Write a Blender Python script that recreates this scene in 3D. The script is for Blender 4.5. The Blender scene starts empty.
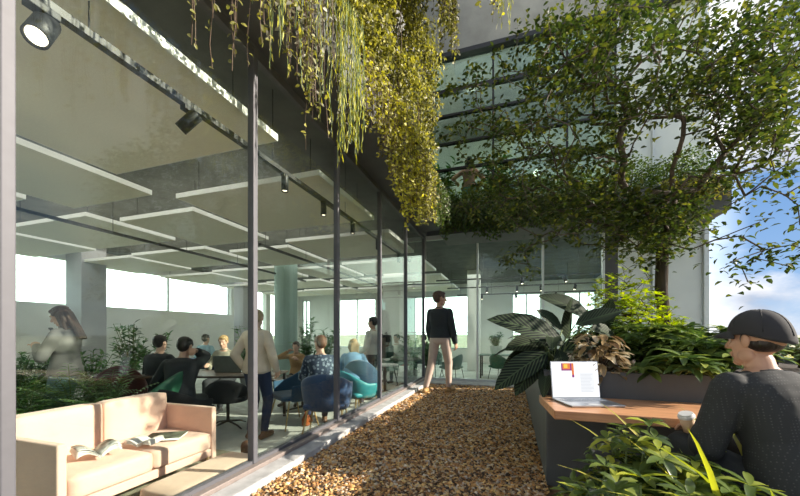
import bpy, bmesh, math, random
import numpy as np
from mathutils import Vector, Matrix, Euler
random.seed(11); RNG = np.random.default_rng(5)
SC = bpy.context.scene; COL = SC.collection
PI = math.pi
# ---------------------------------------------------------------- camera
TH = math.atan(112/343)
cam = bpy.data.cameras.new('camera'); camo = bpy.data.objects.new('camera', cam); COL.objects.link(camo)
camo.location = (0, 0, 1.05); camo.rotation_euler = (PI/2, 0, TH)
cam.sensor_width = 36; cam.lens = 36*343/800; cam.shift_y = 85/800; cam.clip_start = .05; cam.clip_end = 2000
SC.camera = camo
SC.view_settings.view_transform = 'Standard'; SC.view_settings.look = 'None'
SC.view_settings.gamma = 1; SC.view_settings.exposure = 0.55; SC.view_settings.use_curve_mapping = False
SC.cycles.use_denoising = True
SC.cycles.transparent_max_bounces = 24; SC.cycles.max_bounces = 8
SC.cycles.diffuse_bounces = 4; SC.cycles.glossy_bounces = 4; SC.cycles.transmission_bounces = 6
SC.cycles.caustics_reflective = False; SC.cycles.caustics_refractive = False
SC.cycles.sample_clamp_indirect = 6
# ---------------------------------------------------------------- sky
W = bpy.data.worlds.new('sky'); SC.world = W; W.use_nodes = True
nt = W.node_tree; nt.nodes.clear()
def N(t, **k):
    n = nt.nodes.new(t)
    for a, b in k.items(): setattr(n, a, b)
    return n
L = nt.links.new
tc = N('ShaderNodeTexCoord'); sep = N('ShaderNodeSeparateXYZ'); L(tc.outputs['Generated'], sep.inputs[0])
gr = N('ShaderNodeValToRGB'); L(sep.outputs[2], gr.inputs[0])
e = gr.color_ramp.elements
e[0].position = 0.0; e[0].color = (.52, .66, .82, 1); e[1].position = 1; e[1].color = (.10, .22, .50, 1)
q = e.new(.10); q.color = (.30, .49, .78, 1); q = e.new(.35); q.color = (.14, .31, .64, 1)
mp = N('ShaderNodeMapping'); mp.inputs['Scale'].default_value = (1.0, 1.0, 2.1); mp.inputs['Location'].default_value = (.35, .1, .23)
L(tc.outputs['Generated'], mp.inputs[0])
no = N('ShaderNodeTexNoise'); no.inputs['Scale'].default_value = 3.1; no.inputs['Detail'].default_value = 9; no.inputs['Roughness'].default_value = .56
L(mp.outputs[0], no.inputs['Vector'])
cr = N('ShaderNodeValToRGB'); L(no.outputs[0], cr.inputs[0])
cr.color_ramp.elements[0].position = .44; cr.color_ramp.elements[0].color = (0, 0, 0, 1)
cr.color_ramp.elements[1].position = .56; cr.color_ramp.elements[1].color = (1, 1, 1, 1)
no2 = N('ShaderNodeTexNoise'); no2.inputs['Scale'].default_value = 7; no2.inputs['Detail'].default_value = 5; L(mp.outputs[0], no2.inputs['Vector'])
cc = N('ShaderNodeMixRGB'); cc.inputs[1].default_value = (.50, .56, .68, 1); cc.inputs[2].default_value = (1.0, 1.0, 1.02, 1)
cr2 = N('ShaderNodeValToRGB'); cr2.color_ramp.elements[0].position = .35; cr2.color_ramp.elements[1].position = .6
L(no2.outputs[0], cr2.inputs[0]); L(cr2.outputs[0], cc.inputs[0])
mx = N('ShaderNodeMixRGB'); L(cr.outputs[0], mx.inputs[0]); L(gr.outputs[0], mx.inputs[1]); L(cc.outputs[0], mx.inputs[2])
# haze: the sky turns white and bright to the far side and behind the building
hz = N('ShaderNodeVectorMath', operation='DOT_PRODUCT'); L(tc.outputs['Generated'], hz.inputs[0]); hz.inputs[1].default_value = (-.93, .37, 0)
hr = N('ShaderNodeMapRange'); L(hz.outputs['Value'], hr.inputs[0]); hr.inputs[1].default_value = -.1; hr.inputs[2].default_value = .5
mx2 = N('ShaderNodeMixRGB'); L(hr.outputs[0], mx2.inputs[0]); L(mx.outputs[0], mx2.inputs[1]); mx2.inputs[2].default_value = (5.5, 5.6, 5.4, 1)
bg = N('ShaderNodeBackground'); L(mx2.outputs[0], bg.inputs[0]); bg.inputs[1].default_value = .78
wo = N('ShaderNodeOutputWorld'); L(bg.outputs[0], wo.inputs[0])
# ---------------------------------------------------------------- sun
sun = bpy.data.lights.new('sun', 'SUN'); sun.energy = 7.5; sun.angle = .012; sun.color = (1.0, .90, .76)
so = bpy.data.objects.new('sun', sun); COL.objects.link(so)
SUND = Vector((.90, .20, .43)).normalized()
so.rotation_euler = SUND.to_track_quat('Z', 'Y').to_euler()
# added fill light that brightens the office interior, no fixtures behind it
def area(name, loc, sx, sy, power, col=(1, .95, .88), rot=(0, 0, 0)):
    l = bpy.data.lights.new(name, 'AREA'); l.shape = 'RECTANGLE'; l.size = sx; l.size_y = sy; l.energy = power; l.color = col
    o = bpy.data.objects.new(name, l); COL.objects.link(o); o.location = loc; o.rotation_euler = rot
    return o
area('office_fill_light', (-6.5, 6.5, 3.15), 7, 12, 230, (1, .96, .88))
area('office_fill_light', (0.4, 11.5, 3.15), 4, 5, 90, (1, .97, .90))
for x_ in (-3.6, -1.8, 0, 1.8):  # point lamps added to brighten the upper room, no real bulbs there
    l_ = bpy.data.lights.new('upper_room_fill', 'POINT'); l_.energy = 26; l_.color = (1, .95, .86); l_.shadow_soft_size = .06
    o_ = bpy.data.objects.new('upper_room_fill', l_); COL.objects.link(o_); o_.location = (x_+.9, 8.25, 6.3)
# ---------------------------------------------------------------- projection helper: a pixel at a depth gives a point of the place
RX, RY = math.cos(TH), math.sin(TH)
def ray(px, py):
    u = (px-400)/343; v = (333-py)/343
    return Vector((RX*u-RY, RY*u+RX, v))
def atD(px, py, D): return Vector((0, 0, 1.05))+ray(px, py)*D
def atY(px, py, Y): r = ray(px, py); return Vector((0, 0, 1.05))+r*(Y/r.y)
def atX(px, py, X): r = ray(px, py); return Vector((0, 0, 1.05))+r*(X/r.x)
# ---------------------------------------------------------------- materials
def newmat(name):
    m = bpy.data.materials.new(name); m.use_nodes = True; m.node_tree.nodes.clear(); return m, m.node_tree
def pmat(name, col, rough=.6, metal=0, ns=8, amt=.12, bump=0, bs=60, col2=None, spec=.5, coat=0, stretch=None, sheen=0):
    m, t = newmat(name); n = t.nodes; l = t.links.new
    out = n.new('ShaderNodeOutputMaterial'); p = n.new('ShaderNodeBsdfPrincipled'); l(p.outputs[0], out.inputs[0])
    c = n.new('ShaderNodeTexCoord'); src = c.outputs['Object']
    if stretch:
        k = n.new('ShaderNodeMapping'); k.inputs['Scale'].default_value = stretch; l(src, k.inputs[0]); src = k.outputs[0]
    no = n.new('ShaderNodeTexNoise'); no.inputs['Scale'].default_value = ns; no.inputs['Detail'].default_value = 5; l(src, no.inputs['Vector'])
    r = n.new('ShaderNodeValToRGB'); r.color_ramp.elements[0].position = .3; r.color_ramp.elements[1].position = .7
    d = col2 or tuple(x*(1-amt*2) for x in col)
    r.color_ramp.elements[0].color = (*d, 1); r.color_ramp.elements[1].color = (*col, 1)
    l(no.outputs[0], r.inputs[0]); l(r.outputs[0], p.inputs['Base Color'])
    p.inputs['Roughness'].default_value = rough; p.inputs['Metallic'].default_value = metal
    p.inputs['Specular IOR Level'].default_value = spec; p.inputs['Coat Weight'].default_value = coat
    p.inputs['Sheen Weight'].default_value = sheen
    if bump:
        b = n.new('ShaderNodeBump'); b.inputs['Strength'].default_value = bump; b.inputs['Distance'].default_value = .01
        n2 = n.new('ShaderNodeTexNoise'); n2.inputs['Scale'].default_value = bs; n2.inputs['Detail'].default_value = 4
        l(src, n2.inputs['Vector']); l(n2.outputs[0], b.inputs['Height']); l(b.outputs[0], p.inputs['Normal'])
    return m
def leafmat(name, c1, c2, c3=None, rough=.45, trans=.35, stripe=False, spec=.5):
    """per-leaf colour from the 'Col' attribute (r = leaf's own hue position, g/b = position on the blade)"""
    m, t = newmat(name); n = t.nodes; l = t.links.new
    out = n.new('ShaderNodeOutputMaterial'); a = n.new('ShaderNodeAttribute'); a.attribute_name = 'Col'
    s = n.new('ShaderNodeSeparateColor'); l(a.outputs['Color'], s.inputs[0])
    r = n.new('ShaderNodeValToRGB'); l(s.outputs[0], r.inputs[0])
    r.color_ramp.elements[0].color = (*c1, 1); r.color_ramp.elements[1].color = (*c2, 1)
    if c3: q = r.color_ramp.elements.new(.5); q.color = (*c3, 1)
    colout = r.outputs[0]
    if stripe:
        # light veins: bands along the blade, slanted towards the tip
        ad = n.new('ShaderNodeMath'); ad.operation = 'MULTIPLY_ADD'; l(s.outputs[2], ad.inputs[0]); ad.inputs[1].default_value = -.30; l(s.outputs[1], ad.inputs[2])
        mu = n.new('ShaderNodeMath'); mu.operation = 'MULTIPLY'; l(ad.outputs[0], mu.inputs[0]); mu.inputs[1].default_value = 85
        si = n.new('ShaderNodeMath'); si.operation = 'SINE'; l(mu.outputs[0], si.inputs[0])
        g = n.new('ShaderNodeMapRange'); l(si.outputs[0], g.inputs[0]); g.inputs[1].default_value = .2; g.inputs[2].default_value = .95
        mi = n.new('ShaderNodeMapRange'); l(s.outputs[2], mi.inputs[0]); mi.inputs[1].default_value = .06; mi.inputs[2].default_value = .03
        ma = n.new('ShaderNodeMath'); ma.operation = 'MAXIMUM'; l(g.outputs[0], ma.inputs[0]); l(mi.outputs[0], ma.inputs[1])
        mx = n.new('ShaderNodeMixRGB'); l(ma.outputs[0], mx.inputs[0]); l(colout, mx.inputs[1]); mx.inputs[2].default_value = (*stripe, 1); colout = mx.outputs[0]
    p = n.new('ShaderNodeBsdfPrincipled'); p.inputs['Specular IOR Level'].default_value = spec; p.inputs['Roughness'].default_value = rough; l(colout, p.inputs['Base Color'])
    tr = n.new('ShaderNodeBsdfTranslucent')
    hs = n.new('ShaderNodeHueSaturation'); hs.inputs['Value'].default_value = 1.5; hs.inputs['Saturation'].default_value = 1.15; l(colout, hs.inputs['Color']); l(hs.outputs[0], tr.inputs[0])
    mixs = n.new('ShaderNodeMixShader'); mixs.inputs[0].default_value = trans
    l(p.outputs[0], mixs.inputs[1]); l(tr.outputs[0], mixs.inputs[2]); l(mixs.outputs[0], out.inputs[0])
    return m
def glassmat(name, tint, refl=1.0, ior=1.45, rtint=(1, 1, 1)):
    m, t = newmat(name); n = t.nodes; l = t.links.new
    out = n.new('ShaderNodeOutputMaterial'); lw = n.new('ShaderNodeLayerWeight'); lw.inputs[0].default_value = .5
    pw = n.new('ShaderNodeMath'); pw.operation = 'POWER'; pw.inputs[1].default_value = 5; l(lw.outputs['Facing'], pw.inputs[0])
    f = n.new('ShaderNodeMath'); f.operation = 'MULTIPLY_ADD'; f.inputs[1].default_value = .94; f.inputs[2].default_value = .032; l(pw.outputs[0], f.inputs[0])
    tp = n.new('ShaderNodeBsdfTransparent'); tp.inputs[0].default_value = (*tint, 1)
    g = n.new('ShaderNodeBsdfGlossy'); g.inputs['Roughness'].default_value = 0.0; g.inputs[0].default_value = (*rtint, 1)
    k = n.new('ShaderNodeMath'); k.operation = 'MULTIPLY'; k.inputs[1].default_value = refl; k.use_clamp = True; l(f.outputs[0], k.inputs[0])
    x = n.new('ShaderNodeMixShader'); l(k.outputs[0], x.inputs[0]); l(tp.outputs[0], x.inputs[1]); l(g.outputs[0], x.inputs[2]); l(x.outputs[0], out.inputs[0])
    return m
def emat(name, col, s):
    m, t = newmat(name); n = t.nodes
    out = n.new('ShaderNodeOutputMaterial'); e = n.new('ShaderNodeEmission'); e.inputs[0].default_value = (*col, 1); e.inputs[1].default_value = s
    t.links.new(e.outputs[0], out.inputs[0]); return m
# ---------------------------------------------------------------- mesh builder
class MB:
    def __init__(s): s.v = []; s.f = []; s.mi = []; s.cur = 0
    def add(s, vs, fs):
        o = len(s.v); s.v += [tuple(v) for v in vs]; s.f += [tuple(i+o for i in f) for f in fs]; s.mi += [s.cur]*len(fs); return s
    def box(s, x0, x1, y0, y1, z0, z1, m=None):
        vs = [Vector((x, y, z)) for z in (z0, z1) for y in (y0, y1) for x in (x0, x1)]
        if m is not None: vs = [m @ v for v in vs]
        return s.add(vs, [(0, 2, 3, 1), (4, 5, 7, 6), (0, 1, 5, 4), (2, 6, 7, 3), (0, 4, 6, 2), (1, 3, 7, 5)])
    def rbox(s, x0, x1, y0, y1, z0, z1, r=.02, seg=3, m=None, puff=0):
        bm = bmesh.new(); bmesh.ops.create_cube(bm, size=1)
        for v in bm.verts: v.co = Vector(((x0+x1)/2+v.co.x*(x1-x0), (y0+y1)/2+v.co.y*(y1-y0), (z0+z1)/2+v.co.z*(z1-z0)))
        if puff:
            bmesh.ops.subdivide_edges(bm, edges=bm.edges[:], cuts=7, use_grid_fill=True)
            c = Vector(((x0+x1)/2, (y0+y1)/2, (z0+z1)/2)); h = Vector(((x1-x0)/2, (y1-y0)/2, (z1-z0)/2))
            for v in bm.verts:
                u = [(v.co[i]-c[i])/h[i] for i in range(3)]
                for i in range(3):
                    j, k = (i+1) % 3, (i+2) % 3
                    if abs(u[i]) > .99: v.co[i] += math.copysign(puff*(1-u[j]**2)*(1-u[k]**2), u[i])
                # round the corners
                d = Vector([max(0, abs(v.co[i]-c[i])-(h[i]-r)) for i in range(3)])
                if d.length > r:
                    k = r/d.length
                    for i in range(3):
                        if d[i] > 0: v.co[i] = c[i]+math.copysign(h[i]-r+d[i]*k, v.co[i]-c[i])
        else:
            bmesh.ops.bevel(bm, geom=bm.edges[:], offset=r, segments=seg, affect='EDGES', profile=.5)
        vs = [(m @ v.co) if m is not None else v.co.copy() for v in bm.verts]
        bm.verts.index_update(); s.add(vs, [[v.index for v in f.verts] for f in bm.faces]); bm.free(); return s
    def tube(s, pts, r, seg=8, cap=True):
        pts = [Vector(p) for p in pts]; rs = r if isinstance(r, (list, tuple)) else [r]*len(pts)
        rings = []; up = None
        for i, p in enumerate(pts):
            d = (pts[min(i+1, len(pts)-1)]-pts[max(i-1, 0)]).normalized()
            if up is None: up = Vector((0, 0, 1)) if abs(d.z) < .9 else Vector((1, 0, 0))
            a = d.cross(up).normalized(); b = a.cross(d).normalized(); up = b
            rings.append([p+(a*math.cos(2*PI*k/seg)+b*math.sin(2*PI*k/seg))*rs[i] for k in range(seg)])
        vs = [v for R in rings for v in R]; fs = []
        for i in range(len(rings)-1):
            for k in range(seg):
                fs.append((i*seg+k, i*seg+(k+1) % seg, (i+1)*seg+(k+1) % seg, (i+1)*seg+k))
        if cap: fs.append(tuple(range(seg))[::-1]); fs.append(tuple((len(rings)-1)*seg+k for k in range(seg)))
        return s.add(vs, fs)
    def cap(s, p0, p1, r0, r1, seg=12):
        """capsule with round ends"""
        p0 = Vector(p0); p1 = Vector(p1); d = (p1-p0).normalized(); pts = []; rs = []
        for a in (80, 60, 35, 0): pts.append(p0-d*r0*math.sin(math.radians(a))); rs.append(r0*math.cos(math.radians(a)))
        for a in (0, 35, 60, 80): pts.append(p1+d*r1*math.sin(math.radians(a))); rs.append(r1*math.cos(math.radians(a)))
        return s.tube(pts, rs, seg)
    def ell(s, c, r, m=None, seg=16, rings=10):
        vs = []; fs = []
        for i in range(1, rings):
            th = PI*i/rings
            for k in range(seg):
                ph = 2*PI*k/seg; vs.append(Vector((r[0]*math.sin(th)*math.cos(ph), r[1]*math.sin(th)*math.sin(ph), r[2]*math.cos(th))))
        vs += [Vector((0, 0, r[2])), Vector((0, 0, -r[2]))]; T = len(vs)-2; B = T+1
        for i in range(rings-2):
            for k in range(seg): fs.append((i*seg+k, (i+1)*seg+k, (i+1)*seg+(k+1) % seg, i*seg+(k+1) % seg))
        for k in range(seg): fs.append((T, k, (k+1) % seg)); fs.append((B, (rings-2)*seg+(k+1) % seg, (rings-2)*seg+k))
        if m is not None: vs = [m @ v for v in vs]
        c = Vector(c); return s.add([c+v for v in vs], fs)
    def loft(s, secs, seg=20, power=2.3, cap=True):
        """secs: (centre, xaxis, yaxis, hx, hy)"""
        vs = []; fs = []
        for c, ax, ay, hx, hy in secs:
            for k in range(seg):
                a = 2*PI*k/seg; ca, sa = math.cos(a), math.sin(a)
                vs.append(Vector(c)+ax*hx*math.copysign(abs(ca)**(2/power), ca)+ay*hy*math.copysign(abs(sa)**(2/power), sa))
        for i in range(len(secs)-1):
            for k in range(seg): fs.append((i*seg+k, i*seg+(k+1) % seg, (i+1)*seg+(k+1) % seg, (i+1)*seg+k))
        if cap: fs.append(tuple(range(seg))[::-1]); fs.append(tuple((len(secs)-1)*seg+k for k in range(seg)))
        return s.add(vs, fs)
    def lathe(s, prof, c=(0, 0, 0), seg=20, m=None):
        """prof: (r, z) list, closed with caps"""
        vs = []; fs = []; c = Vector(c)
        for r, z in prof:
            for k in range(seg):
                v = Vector((r*math.cos(2*PI*k/seg), r*math.sin(2*PI*k/seg), z)); vs.append(c+(m @ v if m is not None else v))
        for i in range(len(prof)-1):
            for k in range(seg): fs.append((i*seg+k, i*seg+(k+1) % seg, (i+1)*seg+(k+1) % seg, (i+1)*seg+k))
        fs.append(tuple(range(seg))[::-1]); fs.append(tuple((len(prof)-1)*seg+k for k in range(seg)))
        return s.add(vs, fs)
    def build(s, name, mats, parent=None, smooth=False, loc=None, rz=0, voxel=None, sm=0, origin=None):
        me = bpy.data.meshes.new(name)
        vs = s.v
        if origin is not None: vs = [(v[0]-origin[0], v[1]-origin[1], v[2]-origin[2]) for v in vs]
        me.from_pydata(vs, [], s.f); me.update()
        mats = mats if isinstance(mats, (list, tuple)) else [mats]
        o = bpy.data.objects.new(name, me); COL.objects.link(o)
        if voxel:
            bmv = bmesh.new(); bmv.from_mesh(me); bmesh.ops.recalc_face_normals(bmv, faces=bmv.faces[:]); bmv.to_mesh(me); bmv.free()
            r = o.modifiers.new('r', 'REMESH'); r.mode = 'VOXEL'; r.voxel_size = voxel; r.use_smooth_shade = True
            if sm: q = o.modifiers.new('s', 'SMOOTH'); q.factor = .6; q.iterations = sm
            dg = bpy.context.evaluated_depsgraph_get(); ev = o.evaluated_get(dg); nm = bpy.data.meshes.new_from_object(ev)
            o.modifiers.clear(); o.data = nm; me = nm; me.name = name
            me.materials.clear()
        for m in mats: me.materials.append(m)
        if not voxel and len(mats) > 1: me.polygons.foreach_set('material_index', s.mi)
        if smooth or voxel: me.polygons.foreach_set('use_smooth', [True]*len(me.polygons))
        if parent is not None: o.parent = parent
        if loc is not None: o.location = loc; o.rotation_euler = (0, 0, rz)
        elif origin is not None: o.location = origin
        return o
def tag(o, label=None, cat=None, group=None, kind=None):
    if label: o['label'] = label
    if cat: o['category'] = cat
    if group: o['group'] = group
    if kind: o['kind'] = kind
    return o
def thing(name, label, cat, loc=(0, 0, 0), rz=0, group=None):
    o = bpy.data.objects.new(name, None); COL.objects.link(o); o.location = loc; o.rotation_euler = (0, 0, rz); o.empty_display_size = .1
    return tag(o, label, cat, group)
def struct(name, mb, m, label=None, smooth=False):
    o = mb.build(name, m, smooth=smooth); o['kind'] = 'structure'
    if label: o['label'] = label
    return o
def B(*a, **k): return MB().box(*a, **k)
# ---------------------------------------------------------------- leaves (numpy)
class Leaves:
    def __init__(s): s.rows = []
    def add(s, pos, d, up, ln, wd, droop=.3, col=None):
        s.rows.append((*pos, *d, *up, ln, wd, droop, random.random() if col is None else col))
    def addn(s, pos, d, up, ln, wd, droop, col):
        """arrays"""
        n = len(pos); g = lambda a: np.broadcast_to(np.asarray(a, float), (n,)).reshape(n, 1)
        s.rows.append(np.hstack([pos, d, up, g(ln), g(wd), g(droop), g(col)]))
    def build(s, name, mat, parent, hi=False, fold=.18, origin=(0, 0, 0)):
        R = np.vstack([np.atleast_2d(np.array(r, float)) for r in s.rows]); n = len(R)
        p = R[:, 0:3]-np.array(origin); d = R[:, 3:6]; up = R[:, 6:9]; ln, wd, dr, cl = R[:, 9], R[:, 10], R[:, 11], R[:, 12]
        d = d/np.maximum(np.linalg.norm(d, axis=1, keepdims=True), 1e-6)
        side = np.cross(d, up); side /= np.maximum(np.linalg.norm(side, axis=1, keepdims=True), 1e-6); nn = np.cross(side, d)
        if hi: T = [0, .12, .3, .5, .7, .88, 1]; Wd = [0, .55, .93, 1, .8, .42, 0]
        else: T = [0, .38, .72, 1]; Wd = [0, 1, .75, 0]
        K = len(T); verts = []; cols = []
        # arc: direction rotates by droop*t (down along -normal)
        c = np.zeros((n, K, 3)); nm = np.zeros((n, K, 3)); prev = p.copy(); c[:, 0] = p; nm[:, 0] = nn
        for i in range(1, K):
            a = dr*(T[i]+T[i-1])/2
            dd = d*np.cos(a)[:, None]-nn*np.sin(a)[:, None]; nm[:, i] = nn*np.cos(a)[:, None]+d*np.sin(a)[:, None]
            prev = prev+dd*(ln*(T[i]-T[i-1]))[:, None]; c[:, i] = prev
        per = 2+(K-2)*3; V = np.zeros((n, per, 3)); C = np.zeros((n, per, 3)); C[:, :, 0] = cl[:, None]
        V[:, 0] = c[:, 0]; V[:, 1] = c[:, -1]; C[:, 0, 1] = 0; C[:, 1, 1] = 1; ix = {0: 0, K-1: 1}
        for i in range(1, K-1):
            b = 2+(i-1)*3; w = (wd*Wd[i]/2)[:, None]; ix[i] = b
            V[:, b] = c[:, i]; V[:, b+1] = c[:, i]-side*w+nm[:, i]*w*fold*2; V[:, b+2] = c[:, i]+side*w+nm[:, i]*w*fold*2
            C[:, b:b+3, 1] = T[i]; C[:, b+1, 2] = Wd[i]; C[:, b+2, 2] = Wd[i]
        tri = []
        b = ix[1]; tri += [(0, b, b+1), (0, b+2, b)]
        quads = []
        for i in range(1, K-2):
            b, q = ix[i], ix[i+1]; quads += [(b, q, q+1, b+1), (b, b+2, q+2, q)]
        b = ix[K-2]; tri += [(b, 1, b+1), (b, b+2, 1)]
        off = (np.arange(n)*per)[:, None, None]
        F3 = (np.array(tri)[None]+off).reshape(-1, 3); F4 = (np.array(quads)[None]+off).reshape(-1, 4)
        me = bpy.data.meshes.new(name); nv = n*per; me.vertices.add(nv); me.vertices.foreach_set('co', V.reshape(-1).astype('f'))
        loops = np.concatenate([F3.reshape(-1), F4.reshape(-1)]); me.loops.add(len(loops)); me.loops.foreach_set('vertex_index', loops.astype('i'))
        nf = len(F3)+len(F4); me.polygons.add(nf)
        st = np.concatenate([np.arange(len(F3))*3, len(F3)*3+np.arange(len(F4))*4]); me.polygons.foreach_set('loop_start', st.astype('i'))
        me.polygons.foreach_set('use_smooth', [True]*nf)
        me.update(calc_edges=True); me.validate()
        a = me.color_attributes.new('Col', 'FLOAT_COLOR', 'POINT'); C4 = np.ones((nv, 4), 'f'); C4[:, :3] = C.reshape(-1, 3); a.data.foreach_set('color', C4.reshape(-1))
        me.materials.append(mat); o = bpy.data.objects.new(name, me); COL.objects.link(o); o.parent = parent
        return o
def rdir(zmin=-1, zmax=1):
    z = random.uniform(zmin, zmax); a = random.uniform(0, 2*PI); r = math.sqrt(max(0, 1-z*z)); return Vector((r*math.cos(a), r*math.sin(a), z))
# ================================================================ materials of the place
M = {}
M['concrete'] = pmat('board_marked_concrete', (.40, .40, .38), .85, ns=3, amt=.12, bump=.25, bs=30, stretch=(1, 1, 1))
M['concrete_dark'] = pmat('dark_concrete', (.25, .255, .245), .85, ns=3, amt=.2, bump=.3, bs=25)
M['curb'] = pmat('cast_concrete_curb', (.50, .50, .50), .8, ns=9, amt=.18, bump=.3, bs=80)
M['plaster'] = pmat('white_plaster', (.82, .82, .79), .9, ns=2, amt=.03)
M['grey_wall'] = pmat('grey_wall', (.42, .42, .43), .9, ns=2, amt=.05)
M['metal'] = pmat('anodised_mullion', (.12, .12, .135), .6, metal=.2, ns=20, amt=.05)
M['metal_light'] = pmat('pale_metal', (.62, .66, .66), .4, metal=.3, ns=20, amt=.04)
M['sill'] = pmat('bronze_sill', (.30, .25, .23), .5, metal=.3, ns=30, amt=.1)
M['trough'] = pmat('graphite_trough', (.085, .088, .095), .6, ns=5, amt=.12)
M['planter'] = pmat('graphite_planter', (.075, .083, .088), .55, ns=4, amt=.1, bump=.05)
M['soil'] = pmat('potting_soil', (.05, .032, .02), .95, ns=40, amt=.3, bump=.6, bs=60)
M['floor'] = pmat('office_carpet', (.56, .58, .53), .7, ns=2.2, amt=.18, bump=.15, bs=200)
M['raft'] = pmat('acoustic_felt', (.88, .84, .74), .95, ns=60, amt=.03)
M['raft_edge'] = pmat('raft_edge', (.88, .88, .85), .8, ns=60, amt=.02)
M['black'] = pmat('black_metal', (.02, .021, .022), .5, ns=30, amt=.1)
M['panelw'] = pmat('pale_facade_panel', (.70, .75, .74), .35, ns=2, amt=.05, coat=.3)
M['glass'] = glassmat('green_tinted_glass', (.955, .985, .968), 1.0, 1.5, (.92, 1, .96))
M['glass_far'] = glassmat('green_tinted_glass_far', (.88, .95, .92), .9, 1.5, (.92, 1, .96))
M['glass_up'] = glassmat('teal_glass_upper', (.68, .80, .75), 1.5, 1.55, (.85, 1, .95))
M['fieldm'] = pmat('dry_meadow', (.27, .24, .15), .95, ns=.02, amt=.2, col2=(.13, .145, .085))
# mulch ground
M['gravel_base'] = pmat('mulch_bed', (.20, .12, .06), .95, ns=30, amt=.35, bump=.5, bs=60)
# ================================================================ structure
g = MB().box(-11.2, -1.95, -4, 16, -.5, -.3).box(-1.95, 3.45, 7.76, 16, -.5, -.3)
struct('floor', g, M['floor'], 'grey green carpeted office floor behind the glass')
struct('terrace_floor', B(-1.72, 3.7, -3, 7.4, -.5, -.075), M['gravel_base'])
struct('landscape_field', B(-600, 900, -500, 1400, -6.2, -6), M['fieldm'])
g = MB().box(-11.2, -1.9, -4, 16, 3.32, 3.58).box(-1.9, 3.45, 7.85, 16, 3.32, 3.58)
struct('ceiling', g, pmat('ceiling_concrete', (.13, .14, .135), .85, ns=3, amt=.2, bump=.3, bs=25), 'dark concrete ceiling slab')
# curb along the glazing and along the far glazing
struct('trim_1', MB().rbox(-1.99, -1.70, -3, 7.78, -.5, 0.0, .012, 2), M['curb'])
struct('trim_2', MB().rbox(-1.70, 3.45, 7.3, 7.78, -.5, -.03, .012, 2), M['curb'])
struct('trim_3', MB().rbox(-1.98, -1.85, -3, 7.7, 0, .035, .006, 2), M['sill'])
# walls
g = MB()
g.box(-11.2, -11, -4, 11.3, -.3, 1.8).box(-11.2, -11, -4, 16, 2.95, 3.32).box(-11.2, -11, 11.3, 11.9, -.3, 2.95).box(-11.2, -11, 13.4, 13.7, -.3, 2.95).box(-11.2, -11, 15.4, 16, -.3, 2.95).box(-11.2, -11, 11.9, 15.4, -.3, .1)
struct('wall_left', g, M['plaster'])
struct('wall_front', B(-11.2, -1.95, -4.2, -4, -.3, 3.32), M['plaster'])
wins = [(-10.8, -10.3), (-8.6, -6.5), (-4.5, -1.9), (0, 1.2), (2.1, 3.3)]
g = MB(); xs = [-11.2]+[v for w in wins for v in w]+[3.45]
for i in range(0, len(xs), 2): g.box(xs[i], xs[i+1], 16, 16.2, -.3, 3.32)
for a, b in wins: g.box(a, b, 16, 16.2, -.3, .3).box(a, b, 16, 16.2, 2.8, 3.32)
struct('wall_back', g, M['plaster'])
struct('wall_right', B(3.3, 3.45, 8.05, 16, -.3, 7.4), M['plaster'])
k = 1
def window(panes, bars, gm, fm):
    global k
    w = panes.build('window_%d' % k, gm); w['kind'] = 'structure'; k += 1
    f = bars.build('window_frame', fm, w)
    return w
for a, b in wins:
    bars = MB().box(a, b, 16.02, 16.1, .3, .36).box(a, b, 16.02, 16.1, 2.74, 2.8).box((a+b)/2-.03, (a+b)/2+.03, 16.02, 16.1, .3, 2.8).box(a, a+.05, 16.02, 16.1, .3, 2.8).box(b-.05, b, 16.02, 16.1, .3, 2.8).box(a, b, 16.03, 16.08, 1.05, 1.09)
    window(B(a, b, 16.05, 16.06, .3, 2.8), bars, M['glass_far'], M['metal_light'])
bars = MB()
for y in (-1, 2, 8.6, 11.2): bars.box(-11.12, -11.05, y-.03, y+.03, 1.8, 2.95)
window(B(-11.1, -11.09, -4, 11.3, 1.8, 2.95), bars, M['glass_far'], M['metal_light'])
bars = MB().box(-11.12, -11.05, 11.9, 15.4, .1, .16).box(-11.12, -11.05, 12.6, 12.66, .1, 2.95).box(-11.12, -11.05, 14.5, 14.56, .1, 2.95)
window(B(-11.1, -11.09, 11.9, 15.4, .1, 2.95), bars, M['glass_far'], M['metal_light'])
# the left facade: six bays, each with its pane and mullion
ys = [-.55, .81, 2.19, 3.54, 4.89, 6.24, 7.62]
for a, b in zip(ys[:-1], ys[1:]):
    bars = MB().rbox(-1.955, -1.895, b-.024, b+.024, .035, 3.27, .006, 2).box(-1.955, -1.90, a, b, 3.2, 3.27).box(-1.95, -1.905, a, b, .035, .06)
    window(B(-1.936, -1.924, a, b, .05, 3.22), bars, M['glass'], M['metal'])
struct('wall_glazing_end', B(-1.98, -1.88, -3.9, -.57, 0, 3.27), M['plaster'])
# far facade, ground floor
xs2 = [-1.9, -.73, .62, 1.74]
for a, b in zip(xs2[:-1], xs2[1:]):
    bars = MB().rbox(b-.02, b+.02, 7.76, 7.86, -.03, 3.3, .005, 2).box(a, b, 7.78, 7.84, -.03, .02).box(a, b, 7.78, 7.84, 3.2, 3.3)
    window(B(a, b, 7.8, 7.812, 0, 3.3), bars, M['glass_far'], M['metal_light'])
struct('column_corner', MB().rbox(1.76, 2.0, 7.8, 8.1, -.3, 3.32, .01, 2), M['trough'])
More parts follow.
